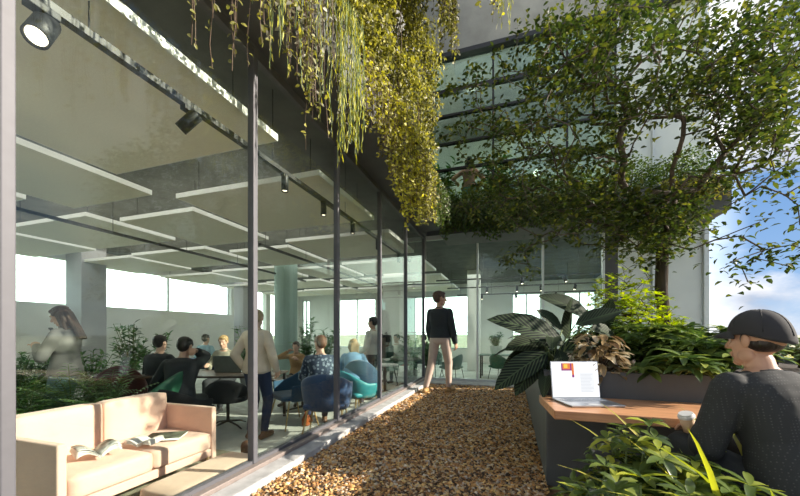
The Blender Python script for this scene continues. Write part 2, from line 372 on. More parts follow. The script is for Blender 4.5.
# pale end of the far wing: closed panels with white posts
for i, (a, b) in enumerate([(2.0, 2.6), (2.6, 3.45)]):
    bars = MB().rbox(a+.0, a+.045, 7.87, 7.99, -.3, 7.4, .005, 2)
    if i: bars.rbox(3.42, 3.5, 7.87, 8.0, -.3, 9.5, .005, 2)
    for z in (3.3, 3.6): bars.box(a, b, 7.9, 7.98, z-.03, z+.03)
    w = B(a, b, 7.94, 8.05, -.3, 7.4).build('wall_panel_%d' % (i+1), M['panelw']); w['kind'] = 'structure'
    bars.build('panel_frame', M['metal_light'], w)
# upper glazing of the far wing
for a, b in zip([-4.9, -3.4, -1.9, -.4, 1.1], [-3.4, -1.9, -.4, 1.1, 2.0]):
    bars = MB().box(b-.02, b+.02, 7.92, 8.0, 3.58, 7.4)
    for z, h in ((6.66, .05), (6.1, .025), (5.45, .02), (4.85, .02)): bars.box(a, b, 7.9, 8.0, z-h, z+h)
    window(B(a, b, 7.95, 7.962, 3.58, 7.4), bars, M['glass_up'], M['black'])
struct('wall_upper_room', MB().box(-5, 3.3, 11.5, 11.6, 3.58, 7.4).box(-5.1, -5, 7.9, 11.6, 3.58, 7.4), M['plaster'])
struct('wall_parapet', MB().box(-5.1, 3.45, 7.85, 8.15, 7.52, 10.5).box(-5.1, 3.45, 8.0, 11.6, 7.4, 7.52), M['concrete'])
struct('trim_4', B(-5.1, 3.45, 7.82, 8.02, 7.4, 7.5), M['black'])
# upper part of the left wing with its ledge
struct('wall_upper_left', B(-2.2, -1.98, -4, 7.9, 3.58, 10.5), M['concrete_dark'])
struct('trim_5', B(-1.98, -.35, -2, 5.9, 6.95, 7.2), M['concrete_dark'])
# inner columns
def column(n, x0, x1, y0, y1, m):
    struct(n, MB().rbox(x0, x1, y0, y1, -.3, 3.32, .01, 2), m)
column('column_1', -10.6, -10.0, 5.55, 6.1, M['grey_wall'])
p = atD(286, 333, 9.3); struct('column_2', MB().lathe([(.3, -.3), (.3, 3.32)], (p.x, p.y, 0), 28), pmat('green_grey_column', (.30, .42, .38), .6, ns=3, amt=.05), smooth=False)
p = atD(394, 333, 12); column('column_3', p.x-.3, p.x+.3, p.y-.3, p.y+.3, M['plaster'])
p = atD(474, 333, 12.5); column('column_4', p.x-.22, p.x+.22, p.y-.22, p.y+.22, M['plaster'])
p = atD(243, 333, 13.0); column('column_5', p.x-.22, p.x+.22, p.y-.22, p.y+.22, M['grey_wall'])
# ================================================================ mulch: thousands of chips nobody could count
def chips():
    n = 52000
    x = RNG.uniform(-1.70, .24, n*2); y = RNG.uniform(1.0, 7.3, n*2)
    # denser near the camera
    keep = RNG.uniform(0, 1, n*2) < np.clip(2.9/(y), .25, 1); x, y = x[keep][:n], y[keep][:n]; n = len(x)
    s = RNG.uniform(.007, .017, n)*(1+.05*y); a = RNG.uniform(0, 2*PI, n); t = RNG.normal(0, .5, n); tz = RNG.normal(0, .4, n)
    asp = RNG.uniform(.45, 1, n); z = -.075+RNG.uniform(0, .022, n)
    base = np.array([(-1, -1, 0), (1, -.8, 0), (.8, 1, 0), (-.9, .8, 0), (-.5, -.4, .6), (.5, -.5, .7), (.4, .5, .6), (-.4, .4, .65)])
    P = base[None]*np.stack([s, s*asp, s*.8], 1)[:, None, :]*RNG.uniform(.75, 1.25, (n, 8, 3))
    def rot(P, ang, i, j):
        c, q = np.cos(ang)[:, None], np.sin(ang)[:, None]; R = P.copy(); R[:, :, i] = P[:, :, i]*c-P[:, :, j]*q; R[:, :, j] = P[:, :, i]*q+P[:, :, j]*c; return R
    P = rot(P, t, 1, 2); P = rot(P, tz, 0, 2); P = rot(P, a, 0, 1)
    P += np.stack([x, y, z], 1)[:, None, :]
    F = np.array([(0, 1, 5, 4), (1, 2, 6, 5), (2, 3, 7, 6), (3, 0, 4, 7), (4, 5, 6, 7)])
    F = (F[None]+(np.arange(n)*8)[:, None, None]).reshape(-1, 4)
    me = bpy.data.meshes.new('mulch'); me.vertices.add(n*8); me.vertices.foreach_set('co', P.reshape(-1).astype('f'))
    me.loops.add(F.size); me.loops.foreach_set('vertex_index', F.reshape(-1).astype('i')); me.polygons.add(len(F)); me.polygons.foreach_set('loop_start', (np.arange(len(F))*4).astype('i'))
    me.update(calc_edges=True)
    at = me.color_attributes.new('Col', 'FLOAT_COLOR', 'POINT'); c = np.ones((n*8, 4), 'f'); c[:, :3] = np.repeat(RNG.uniform(0, 1, n), 8)[:, None]; at.data.foreach_set('color', c.reshape(-1))
    m, t_ = newmat('mulch_chips'); nn = t_.nodes; out = nn.new('ShaderNodeOutputMaterial'); p = nn.new('ShaderNodeBsdfPrincipled'); p.inputs['Roughness'].default_value = .7
    at_ = nn.new('ShaderNodeAttribute'); at_.attribute_name = 'Col'; r = nn.new('ShaderNodeValToRGB'); t_.links.new(at_.outputs['Fac'], r.inputs[0])
    el = r.color_ramp.elements; el[0].color = (.05, .03, .02, 1); el[1].color = (.80, .66, .48, 1)
    for pos, cc_ in ((.18, (.12, .065, .03)), (.38, (.42, .20, .07)), (.58, (.62, .33, .11)), (.74, (.78, .52, .20)), (.88, (.42, .33, .25))): q = el.new(pos); q.color = (*cc_, 1)
    t_.links.new(r.outputs[0], p.inputs['Base Color']); t_.links.new(p.outputs[0], out.inputs[0]); me.materials.append(m)
    o = bpy.data.objects.new('mulch', me); COL.objects.link(o)
    tag(o, 'brown and amber bark mulch covering the terrace path', 'mulch', kind='stuff')
chips()
# ================================================================ ceiling rafts, tracks and spotlights
rows = [(-.6, 1.06, None)]
cols = [(-4.15, -2.03), (-5.85, -4.34), (-8.2, -6.05), (-10.5, -8.4)]
ycols = [(-.5, 2.63), (3.33, 4.92), (5.6, 7.2), (7.9, 9.5), (10.2, 11.8), (12.5, 14.1)]
ordx = ['next to the glass', 'in the second line from the glass', 'in the third line from the glass', 'in the line by the far wall']
ordy = ['nearest', 'second nearest', 'third nearest', 'fourth nearest', 'fifth nearest', 'last']
for i, (x0, x1) in enumerate(cols):
    yc = {1: [(.9, 3.16), (3.75, 5.35), (5.95, 7.5), (8.1, 9.7), (10.3, 11.9), (12.5, 14.1)], 2: [(1.0, 2.75), (3.41, 4.85), (5.5, 7.0), (7.7, 9.3), (10.0, 11.6), (12.3, 13.9)]}.get(i, ycols)
    for j, (y0, y1) in enumerate(yc):
        t = thing('ceiling_raft', 'pale square acoustic ceiling raft, %s one %s' % (ordy[j], ordx[i]), 'ceiling panel', ((x0+x1)/2, (y0+y1)/2, 2.8), 0, 'acoustic ceiling rafts')
        w, h = (x1-x0)/2, (y1-y0)/2
        MB().box(-w+.012, w-.012, -h+.012, h-.012, 0, .05).build('felt_panel', M['raft'], t)
        e_ = MB().box(-w, -w+.012, -h, h, 0, .06).box(w-.012, w, -h, h, 0, .06).box(-w+.012, w-.012, -h, -h+.012, 0, .06).box(-w+.012, w-.012, h-.012, h, 0, .06)
        e_.build('edge_frame', M['raft_edge'], t)
        for sx in (-.8, .8):
            for sy in (-.8, .8): MB().tube([(w*sx, h*sy, .05), (w*sx, h*sy, .52)], .004, 5).build('hanger_wire', M['black'], t)
TZ = 2.6
M['rail'] = pmat('dark_grey_rail', (.07, .07, .068), .45, metal=.3)
M['lens'] = emat('lamp_lens', (1, .86, .62), 4)
def track(a, b, label, z=TZ, dz=.72):
    a = Vector(a); b = Vector(b); c = (a+b)/2; t = thing('lighting_track', label, 'track light rail', (c.x, c.y, z))
    d = (b-a); half = d.length/2; rz = math.atan2(d.y, d.x)
    t.rotation_euler = (0, 0, rz)
    MB().box(-half, half, -.024, .024, 0, .04).build('rail', M['rail'], t)
    n = max(2, int(half*2/1.3))
    for i in range(n+1):
        x = -half+.15+(2*half-.3)*i/n; MB().tube([(x, 0, .035), (x, 0, dz)], .004, 5).build('hanger_wire', M['black'], t)
track((-2.12, -.4), (-2.12, 7.2), 'long black lighting rail hanging just behind the left glazing', dz=.72)
track((-5.95, 1), (-5.95, 9), 'black lighting rail between ceiling rafts over the dark work table')
track((-4.245, 5), (-4.245, 13), 'black lighting rail over the back of the lounge area')
for Y, lab in ((10.3, 'nearest'), (12.2, 'middle'), (14.5, 'farthest')):
    track((-2.2, Y), (3.1, Y), 'black lighting rail crossing the far wing, %s of three' % lab, z=2.62, dz=.7)
def spot(loc, label, aim, size=1.0, lamp=0, group='track spotlights', L_=.16, r=.042):
    t = thing('track_spotlight', label, 'spotlight', loc, 0, group)
    MB().rbox(-.025*size, .025*size, -.05*size, .05*size, -.03*size, 0, .004, 2).build('adapter', M['black'], t)
    aim = Vector(aim).normalized(); rot = aim.to_track_quat('Z', 'Y').to_matrix(); c = Vector((0, 0, -.09*size))
    MB().tube([(0, 0, -.02*size), (0, .0, -.07*size), c], .012*size, 8).build('bracket', M['black'], t)
    r *= size; L_ *= size
    h = MB().lathe([(r*.75, -L_/2), (r, -L_/2+.012), (r, L_/2), (r*.86, L_/2), (r*.8, L_/2-.02)], c, 20, rot).build('housing', M['black'], t, True)
    ln = MB()
    ln.lathe([(r*.78, L_/2-.018), (r*.78, L_/2-.012)], c, 20, rot); ln.build('lens', M['lens'], t)
    if lamp:
        l = bpy.data.lights.new('spot_bulb', 'SPOT'); l.energy = lamp; l.color = (1, .86, .66); l.spot_size = 1.1; l.spot_blend = .6; l.shadow_soft_size = .03
        o = bpy.data.objects.new('spot_bulb', l); COL.objects.link(o); o.parent = t; o.location = c+aim*(L_/2+.01); o.rotation_euler = (-aim).to_track_quat('Z', 'Y').to_euler()
    return t
spot((-2.12, 1.02, TZ), 'large lit black cylinder spotlight at the near end of the rail', (.35, -.40, -.8), 1.2, 12)
spot((-2.12, 1.8, TZ), 'black spotlight turned away towards the room, below the largest raft', (-.7, -.3, -.75), 1.0, 12)
for y, lab in ((2.85, 'first'), (3.58, 'second'), (4.36, 'third'), (5.3, 'fourth'), (6.4, 'fifth')):
    spot((-2.12, y, TZ), 'small vertical black spotlight on the left rail, %s beyond the thick mullion' % lab, (.0, .0, -1), .8, 10, L_=.22)
for i, (px, Y) in enumerate([(478, 10.3), (522, 10.3), (565, 10.3), (487, 12.2), (517, 12.2), (541, 12.2), (575, 12.2), (482, 14.5), (516, 14.5), (556, 14.5)]):
    p = atY(px, 290, Y); n = ['first', 'second', 'third', 'fourth'][[0, 1, 2, 0, 1, 2, 3, 0, 1, 2][i]]
    spot((p.x, Y, 2.62), 'tiny black spotlight on the %s rail of the far wing, %s from the glass corner' % ({10.3: 'nearest', 12.2: 'middle', 14.5: 'farthest'}[Y], n), (random.uniform(-.4, .4), -.3, -1), 1.1, 0, 'spotlights in the far wing')
# ================================================================ sofa
M['sofa'] = pmat('peach_wool', (.78, .53, .42), .9, ns=4, amt=.05, bump=.12, bs=350, sheen=.2)
M['sofa2'] = pmat('sand_wool', (.68, .50, .37), .9, ns=4, amt=.05, bump=.12, bs=350, sheen=.2)
M['oak'] = pmat('oiled_oak', (.55, .36, .18), .5, ns=3, amt=.15, stretch=(1, 12, 12))
sf = thing('sofa', 'two-seat peach coloured fabric sofa with boxy arms behind the glass', 'sofa', (-3.03, 1.95, -.3))
# local: x -.37 back .. .37 front ; y -.66 .. .66
MB().rbox(-.36, .36, -.55, .55, .20, .27, .01).build('base_frame', M['sofa'], sf, False)
for s, y0, y1 in ((0, -.535, -.003), (1, .003, .535)):
    MB().rbox(-.20, .385, y0, y1, .272, .43, .035, 3, puff=.012).build('seat_cushion', M['sofa'], sf, True)
    MB().rbox(-.345, -.19, y0-.02*(1-s), y1+.02*s, .272, .77, .03, 3, puff=.008).build('back_cushion', M['sofa'], sf, True)
MB().rbox(-.38, .37, -.60, -.547, .13, .655, .012).build('armrest', M['sofa'], sf)
MB().rbox(-.38, .37, .547, .60, .13, .655, .012).build('armrest', M['sofa'], sf)
MB().rbox(-.385, -.35, -.545, .545, .2, .70, .01).build('back_panel', M['sofa'], sf)
for x in (-.33, .33):
    for y in (-.53, .53): MB().tube([(x, y, .2), (x*1.02, y*1.02, 0)], [.018, .012], 10).build('leg', M['oak'], sf)
M['paper'] = pmat('magazine_paper', (.80, .78, .73), .5, ns=14, amt=.06, bump=.03)
def printmat(name, c1, c2, sc=14):
    return pmat(name, c1, .8, ns=sc, col2=c2, spec=.15)
M['pagepic'] = printmat('printed_page', (.72, .70, .66), (.10, .12, .10), 16)
M['coverpic'] = printmat('magazine_cover', (.13, .14, .10), (.03, .03, .025), 12)
def magazine(loc, rz, label, curl, half=.12, hgt=.26, cover=None, n=4, group=None):
    t = thing('magazine', label, 'magazine', loc, rz, group)
    for q in range(n):
        m = MB()
        for s in ((-1, 1) if curl else (1,)):
            vs = []; K = 8; lift = .004+.004*q
            for i in range(K+1):
                u = i/K; x = s*half*u*(1-.02*q); z = lift+curl*(.05*math.sin(u*PI*.8)+(.04*u*u*(q/n)))
                for y in (-hgt/2, 0, hgt/2): vs.append((x, y+random.uniform(-.002, .002), z+.006*curl*math.sin(y*20+q)))
            fs = [(i*3+j, (i+1)*3+j, (i+1)*3+j+1, i*3+j+1) for i in range(K) for j in (0, 1)]
            m.add(vs, fs)
        o = m.build('page' if curl or q < n-1 else 'cover', cover if (q == n-1 and cover) else M['paper'], t, True)
        md = o.modifiers.new('t', 'SOLIDIFY'); md.thickness = .002 if curl else .004; md.offset = -1
    return t
magazine((-2.93, 1.72, .145), 1.25, 'open magazine with curled printed pages on the near seat cushion', 1, .13, .22, M['pagepic'])
magazine((-2.86, 2.02, .14), .3, 'small folded newspaper with ruffled white pages beside the open magazine', .5, .11, .16, None, 5)
magazine((-2.93, 2.30, .143), -1.0, 'flat closed magazine with a dark green picture on the far seat cushion', 0, .22, .28, M['coverpic'])
# low cushion shape standing in for the sofa's reflection
ot = thing('sofa_reflection', 'low sand coloured bench cushion standing in for the reflection of the peach sofa', 'sofa_reflection', (-2.33, 2.15, -.3))
MB().rbox(-.2, .2, -.42, .42, .10, .26, .05, 3, puff=.01).build('cushion', M['sofa2'], ot, True)
for x in (-.13, .13):
    for y in (-.32, .32): MB().tube([(x, y, .11), (x*1.05, y*1.05, 0)], [.016, .012], 10).build('leg', M['oak'], ot)
rug = MB().rbox(-3.6, -2.05, .9, 3.1, -.3, -.288, .004, 1).build('rug', pmat('woven_rug', (.42, .40, .28), .95, ns=90, amt=.3, bump=.4, bs=150))
tag(rug, 'olive woven rug under the peach sofa', 'rug')
cb = MB()
pts = []
for i in range(40):
    u = i/39; pts.append((-2.55+.42*u+.03*math.sin(u*17), 2.95+.62*u+.05*math.cos(u*13), -.292))
cb.tube(pts, .006, 6)
tag(cb.build('power_cable', pmat('white_rubber', (.75, .75, .73), .5)), 'thin white cable snaking over the carpet beside the sofa', 'cable')
# ================================================================ chairs and tables inside
FZ = -.3
def shell_chair(name, label, cat, loc, rz, col, legm, w=.30, h=.80, seat_h=.40, group=None, arm=.22, legs='four', tw=.0):
    """tub chair: curved shell of seat, back and arms on legs. faces +y"""
    t = thing(name, label, cat, loc, rz, group); m = col
    sb = MB().rbox(-w+.03, w-.03, -.22, .27, seat_h-.03, seat_h+.05, .035, 3, puff=.01).build('seat', m, t, True)
    # wrapping shell: profile angle from -a to a around the back
    vs = []; K = 24; R = w
    for i in range(K+1):
        a = PI*(i/K)*1.16-PI*.08; cx, cy = math.cos(a), -math.sin(a)
        f = max(0, math.sin(max(0, min(PI, a))))**1.6
        top = seat_h+arm+(h-seat_h-arm)*f; fl = 1+.10*f
        for j, (zz, rr) in enumerate(((seat_h-.05, .86), (seat_h+.06, .97), (seat_h+(top-seat_h)*.6, 1.02*fl), (top, 1.05*fl))):
            vs.append((cx*R*rr, cy*R*rr*.95+(.02 if cy < 0 else .09), zz))
    fs = [(i*4+j, (i+1)*4+j, (i+1)*4+j+1, i*4+j+1) for i in range(K) for j in range(3)]
    o = MB().add(vs, fs).build('backrest', m, t, True); md = o.modifiers.new('t', 'SOLIDIFY'); md.thickness = .035; md.offset = 0
    md = o.modifiers.new('s', 'SUBSURF'); md.levels = 1; md.render_levels = 1
    if legs == 'four':
        for x in (-1, 1):
            for y in (-1, 1): MB().tube([(x*(w-.09), y*.16, seat_h-.03), (x*(w-.02), y*.25, 0)], [.014, .009], 8).build('leg', legm, t)
    elif legs == 'star':
        MB().tube([(0, 0, seat_h-.03), (0, 0, .08)], .022, 10).build('pedestal', legm, t)
        for q in range(4):
            a = PI/4+q*PI/2+tw; MB().tube([(0, 0, .10), (math.cos(a)*.2, math.sin(a)*.2, .06), (math.cos(a)*.29, math.sin(a)*.29, .02)], [.016, .012, .01], 8).build('leg', legm, t)
    elif legs == 'sled':
        for x in (-1, 1): MB().tube([(x*(w-.1), -.2, seat_h-.03), (x*(w-.04), -.26, .01), (x*(w-.04), .28, .01), (x*(w-.1), .2, seat_h-.03)], .009, 8).build('leg', legm, t)
    return t
def table(label, loc, rz, sx, sy, h, topm, legm, style='star', rnd=False, th=.03):
    t = thing('table', label, 'table', loc, rz)
    if rnd: MB().lathe([(sx/2-.01, h-th), (sx/2, h-th/2), (sx/2-.005, h)], (0, 0, 0), 36).build('tabletop', topm, t)
    else: MB().rbox(-sx/2, sx/2, -sy/2, sy/2, h-th, h, .008, 2).build('tabletop', topm, t)
    if style == 'star':
        MB().tube([(0, 0, h-th), (0, 0, .06)], .03, 12).build('pedestal', legm, t)
        for q in range(4):
            a = PI/4+q*PI/2; MB().tube([(0, 0, .07), (math.cos(a)*.32, math.sin(a)*.32, .015)], [.02, .012], 8).build('leg', legm, t)
    else:
        for x in (-1, 1):
            for y in (-1, 1): MB().box(x*(sx/2-.05)-.02, x*(sx/2-.05)+.02, y*(sy/2-.05)-.02, y*(sy/2-.05)+.02, 0, h-th).build('leg', legm, t)
    return t
M['blue'] = pmat('petrol_blue_velvet', (.012, .075, .15), .8, ns=6, amt=.1, sheen=.4)
M['navy'] = pmat('deep_blue_fabric', (.012, .055, .16), .75, ns=6, amt=.1, sheen=.3)
M['teal'] = pmat('teal_shell', (.03, .30, .34), .5, ns=6, amt=.05)
M['green'] = pmat('bottle_green_leather', (.03, .14, .075), .4, ns=6, amt=.1)
M['green_grey'] = pmat('sage_shell', (.18, .27, .24), .6, ns=6, amt=.05)
M['red'] = pmat('oxblood_leather', (.07, .014, .012), .5, ns=6, amt=.1)
M['redbright'] = pmat('red_shell', (.55, .06, .04), .5, ns=6, amt=.05)
M['dark'] = pmat('dark_fabric', (.02, .022, .025), .85, ns=8, amt=.15)
M['wood_dark'] = pmat('smoked_wood', (.06, .045, .035), .5, ns=3, amt=.2, stretch=(1, 10, 10))
M['brass'] = pmat('brass_leg', (.55, .40, .18), .35, metal=.8, ns=20, amt=.05)
M['silver'] = pmat('laptop_silver', (.55, .56, .58), .3, metal=.7, ns=30, amt=.03)
def at(px, D, z=FZ): p = atD(px, 333, D); p.z = z; return p
def face(d): return math.atan2(-d[0], d[1])   # rz that turns +y to direction d
shell_chair('armchair', 'petrol blue tub armchair with brass legs left of the dark blue one', 'armchair', at(293, 5.1), 2.6, M['blue'], M['brass'], .34, .86, .42, arm=.2)
shell_chair('armchair', 'dark blue high-backed armchair turned away, in front of the third mullion', 'armchair', at(327, 4.45), .35, M['navy'], M['brass'], .30, .86, .42, arm=.3)
shell_chair('armchair', 'bright teal shell chair right of the third mullion', 'armchair', at(357, 5.3), -.5, M['teal'], M['brass'], .29, .80, .42, arm=.18)
shell_chair('armchair', 'blue armchair carrying the person in the light blue shirt', 'armchair', at(361, 6.0), .3, M['blue'], M['brass'], .3, .92, .42)
shell_chair('lounge_chair', 'green leather lounge chair directly behind the sofa back', 'chair', at(154, 4.0), 1.9, M['green'], M['black'], .33, .92, .40, arm=.2, legs='star')
shell_chair('lounge_chair', 'black chair of the dark-dressed man at the work table', 'chair', at(180, 4.05), .2, M['dark'], M['black'], .30, .74, .42, arm=.15, legs='star')
shell_chair('lounge_chair', 'oxblood red leather chair beside the dense green plants', 'chair', at(118, 4.6), -2.2, M['red'], M['black'], .30, .90, .42, arm=.2, legs='star')
shell_chair('lounge_chair', 'black swivel chair with star base at the end of the work table', 'chair', at(228, 4.9), .6, M['dark'], M['black'], .28, .72, .42, arm=.12, legs='star')
table('long dark work table behind the sofa, with laptops on it', at(192, 5.25), .30, 2.7, .8, .74, M['wood_dark'], M['black'], 'four')
table('dark low lounge table between the blue armchairs', at(303, 6.0), 0, 1.1, .7, .56, M['wood_dark'], M['black'])
table('round smoked table in the corner past the last mullions', at(407, 8.8), 0, .9, .9, .70, M['wood_dark'], M['black'], rnd=True)
table('pale table in the far wing under the white plant box', at(500, 10.4), 0, 1.2, .7, .70, M['green_grey'], M['black'], 'four')
table('white round cafe table beside the white-shirted man', at(385, 7.6), 0, .6, .6, .66, M['raft_edge'], M['black'], rnd=True)
for i, (px, D, rz, m, lab) in enumerate([(388, 8.9, -1.2, M['green_grey'], 'sage green shell chair between the last two mullions'), (452, 9.2, 1.2, M['green_grey'], 'sage green shell chair just right of the standing man outside'),
        (402, 10.3, 2.2, M['redbright'], 'red shell chair beyond the round smoked table'), (500, 9.4, -.5, M['green'], 'bottle green shell chair in the far wing nearest the outdoor planter'), (514, 9.9, .6, M['green'], 'bottle green shell chair half hidden behind the large striped leaves'), (433, 10.5, 2.9, M['green_grey'], 'sage green shell chair hidden behind the standing man\'s legs')]):
    shell_chair('shell_chair', lab, 'chair', at(px, D), rz, m, M['black'], .27, .80, .43, 'far wing shell chairs', arm=.16, legs='sled' if i % 2 else 'four')
table('white low bench along the far wing glazing', at(545, 9.8), 0, 1.6, .4, .40, M['raft_edge'], M['black'], 'four')
# things on the floor and tables
jg = thing('amber_jug', 'small amber glass jug standing on the floor under the dark blue armchair', 'jug', at(306, 5.0))
MB().lathe([(.045, 0), (.06, .02), (.062, .10), (.025, .17), (.022, .2), (.028, .21)], (0, 0, 0), 18).build('body', pmat('amber_glaze', (.35, .10, .03), .2), jg, True)
MB().tube([(.05, 0, .15), (.10, 0, .15), (.10, 0, .08), (.06, 0, .06)], .008, 8).build('handle', pmat('amber_glaze2', (.30, .09, .03), .2), jg, True)
bt = thing('boot', 'brown leather boot left standing beside the thick mullion', 'boot', at(246, 3.45), .6)
MB().cap((0, -.02, .05), (0, .0, .22), .045, .05).cap((0, -.03, .035), (0, .12, .03), .04, .035).build('boot_upper', pmat('brown_leather', (.13, .06, .03), .5), bt, voxel=.006, sm=2)
MB().rbox(-.04, .04, -.07, .155, 0, .018, .008, 2).build('sole', M['black'], bt)
def laptop(name, label, loc, rz, w, d, ang, scr, body, content=None):
    t = thing(name, label, 'laptop', loc, rz)
    MB().rbox(-w/2, w/2, -d, 0, .002, .014, .004, 2).build('base', body, t)
    kb = MB()
    for r in range(5):
        for c in range(13): kb.box(-w*.43+c*w*.0665, -w*.43+c*w*.0665+w*.055, -.03-r*.021-.016, -.03-r*.021, .014, .0152)
    kb.build('keyboard', pmat(name+'_keys', (.75, .76, .78) if content else (.05, .05, .05), .5), t)
    MB().box(-w*.16, w*.16, -d+.015, -d+.075, .0142, .0148).build('touchpad', pmat(name+'_pad', (.60, .61, .63), .3), t)
    Rm = Matrix.Translation((0, 0, .012)) @ Matrix.Rotation(-ang, 4, 'X')
    lid = MB().rbox(-w/2, w/2, -.004, .004, .0, d, .003, 2, m=Rm).build('lid', body, t)
    MB().box(-w/2+.006, w/2-.006, -.0052, -.0042, .006, d-.006, m=Rm).build('screen', scr, lid)
    if content: content(Rm, lid, w, d)
    return t
M['screen_grey'] = pmat('dark_lid', (.20, .24, .23), .4, metal=.4)
M['scr_on'] = emat('screen_white', (.95, .97, 1), .85)
laptop('laptop', 'grey laptop open on the work table in front of the seated woman', at(228, 5.25, FZ+.742), 3.5, .40, .26, math.radians(15), emat('screen_dim', (.7, .8, 1), .4), M['screen_grey'])
laptop('laptop', 'black laptop in front of the dark-dressed man', at(180, 4.98, FZ+.742), .5, .36, .24, math.radians(15), emat('screen_dim2', (.5, .65, .8), .3), M['dark'])
# ================================================================ outdoor planter with desk
pt = thing('planter_box', 'long graphite planter box beside the mulch path', 'planter', (.24, 2.74, -.075))
# low front under the desk, high bed behind
MB().rbox(0, 2.9, 0, .2, 0, .60, .006, 2).build('front_panel', M['planter'], pt)
b_ = MB()
b_.rbox(0, .03, .2, 4.3, 0, .83, .005, 2).rbox(2.87, 2.9, .2, 4.3, 0, .83, .005, 2).rbox(.03, 2.87, .2, .23, 0, .83, .005, 2).rbox(.03, 2.87, 4.27, 4.3, 0, .83, .005, 2)
b_.build('planter_wall', M['planter'], pt)
MB().box(.03, 2.87, .23, 4.27, 0, .77).build('soil', M['soil'], pt)
DZ = .56
dk = thing('desk_board', 'thick oiled timber desk board cantilevered from the planter', 'desk', (0, 0, DZ))
M['desk'] = pmat('oiled_timber', (.62, .33, .17), .42, ns=2.5, amt=.18, col2=(.40, .19, .09), bump=.08, bs=12, stretch=(1.5, 16, 16), coat=.15)
w_ = MB(); cor = [(.205, 2.86), (.255, 2.36), (2.3, 2.36), (2.3, 2.935), (.205, 2.935)]
vs = [(x, y, z) for z in (-.055, 0) for x, y in cor]; n_ = len(cor)
w_.add(vs, [tuple(range(n_))[::-1], tuple(range(n_, 2*n_))]+[(i, (i+1) % n_, n_+(i+1) % n_, n_+i) for i in range(n_)])
o = w_.build('tabletop', M['desk'], dk); md = o.modifiers.new('b', 'BEVEL'); md.width = .005; md.segments = 2
w_ = MB()
for x in (.6, 1.3, 2.0): w_.box(x, x+.03, 2.5, 2.74, -.12, -.055)
w_.build('bracket', M['black'], dk)
def page(Rm, lid, w, d):
    def sb(x0, x1, z0, z1, m, nm, y=-.0056):
        return MB().box(x0, x1, y-.0004, y, z0, z1, m=Rm).build(nm, m, lid)
    a = -w/2+.012; W_ = w-.024; H = d-.02; z = .01
    M['scr_art1'] = emat('page_art_orange', (.75, .22, .08), .8); M['scr_art2'] = emat('page_art_yellow', (.9, .6, .1), .8); M['scr_art3'] = emat('page_art_purple', (.28, .05, .22), .8)
    M['scr_txt'] = emat('page_text', (.62, .64, .68), .8); M['scr_pan'] = emat('page_panel', (.80, .82, .85), .82)
    P = lambda u0, u1, v0, v1, m, nm, y=-.0056: sb(a+W_*u0, a+W_*u1, z+H*v0, z+H*v1, m, nm, y)
    P(.20, .44, .76, .98, M['scr_art3'], 'picture'); P(.23, .40, .80, .98, M['scr_art1'], 'picture', -.006); P(.26, .34, .84, .95, M['scr_art2'], 'picture', -.0064); P(.43, .48, .60, .98, M['scr_art1'], 'picture', -.006); P(.43, .48, .56, .64, M['scr_art3'], 'picture', -.0064)
    P(.60, .92, .12, .70, M['scr_pan'], 'page_block', -.0058)
    class TX:
        def box(q, *a_, m=None): MB().box(*a_, m=m).build('text_line', M['scr_txt'], lid)
    tx = TX()
    for r in range(13):
        zz = z+H*(.08+.04*r); tx.box(a+W_*.07, a+W_*(.07+random.uniform(.26, .38)), -.0062, -.006, zz, zz+H*.012, m=Rm)
        zz = z+H*(.14+.042*r); tx.box(a+W_*.62, a+W_*(.62+random.uniform(.2, .28)), -.0066, -.0062, zz, zz+H*.012, m=Rm)
    for zz in (.84, .88, .92): tx.box(a+W_*.60, a+W_*.80, -.0062, -.006, z+H*zz, z+H*(zz+.012), m=Rm)
laptop('laptop', 'silver laptop open on the timber desk showing a page with an orange picture', (.45, 2.80, DZ), math.radians(20), .36, .27, math.radians(8), M['scr_on'], M['silver'], page)
# ================================================================ planter troughs above
tt = thing('planter_trough', 'dark metal plant trough running above the left glazing', 'planter', (-1.65, 3.2, 3.29))
MB().box(-.25, -.22, -4.7, 4.2, 0, .46).box(.22, .25, -4.7, 4.2, 0, .46).box(-.22, .22, -4.7, 4.2, 0, .03).box(-.22, .22, -4.7, -4.67, .03, .46).box(-.22, .22, 4.17, 4.2, .03, .46).build('trough_body', M['trough'], tt)
MB().box(-.22, .22, -4.67, 4.17, .03, .42).build('soil', M['soil'], tt)
tt = thing('planter_trough', 'dark metal plant trough crossing above the far glazing', 'planter', (1.0, 7.4, 3.05))
MB().box(-2.4, 2.36, -.5, -.46, 0, .5).box(-2.4, 2.36, .38, .42, 0, .5).box(-2.4, 2.36, -.46, .38, 0, .04).box(-2.4, -2.36, -.46, .38, .04, .5).box(2.32, 2.36, -.46, .38, .04, .5).build('trough_body', M['trough'], tt)
MB().box(-2.36, 2.32, -.46, .38, .04, .45).build('soil', M['soil'], tt)
# ================================================================ people
def skinmat(name, c): return pmat(name, c, .5, ns=9, amt=.06, bump=.03, bs=90)
SK = {'light': skinmat('skin_light', (.62, .38, .27)), 'tan': skinmat('skin_tan', (.48, .27, .18))}
def hairmat(name, c): return pmat(name, c, .5, ns=30, amt=.3, bump=.5, bs=30, stretch=(3, 3, .5))
HM = {'dark': hairmat('hair_dark', (.018, .013, .011)), 'brown': hairmat('hair_brown', (.09, .045, .025)), 'blond': hairmat('hair_blond', (.50, .34, .15)), 'red': hairmat('hair_auburn', (.22, .08, .03))}
def ik(a, c, l1, l2, pole):
    a, c = Vector(a), Vector(c); d = c-a; L_ = min(d.length, (l1+l2)*.995); d.normalize()
    x = (l1*l1-l2*l2+L_*L_)/(2*L_); h = math.sqrt(max(0, l1*l1-x*x)); p = Vector(pole)-a; p = (p-d*p.dot(d)).normalized()
    return a+d*x+p*h, a+d*L_
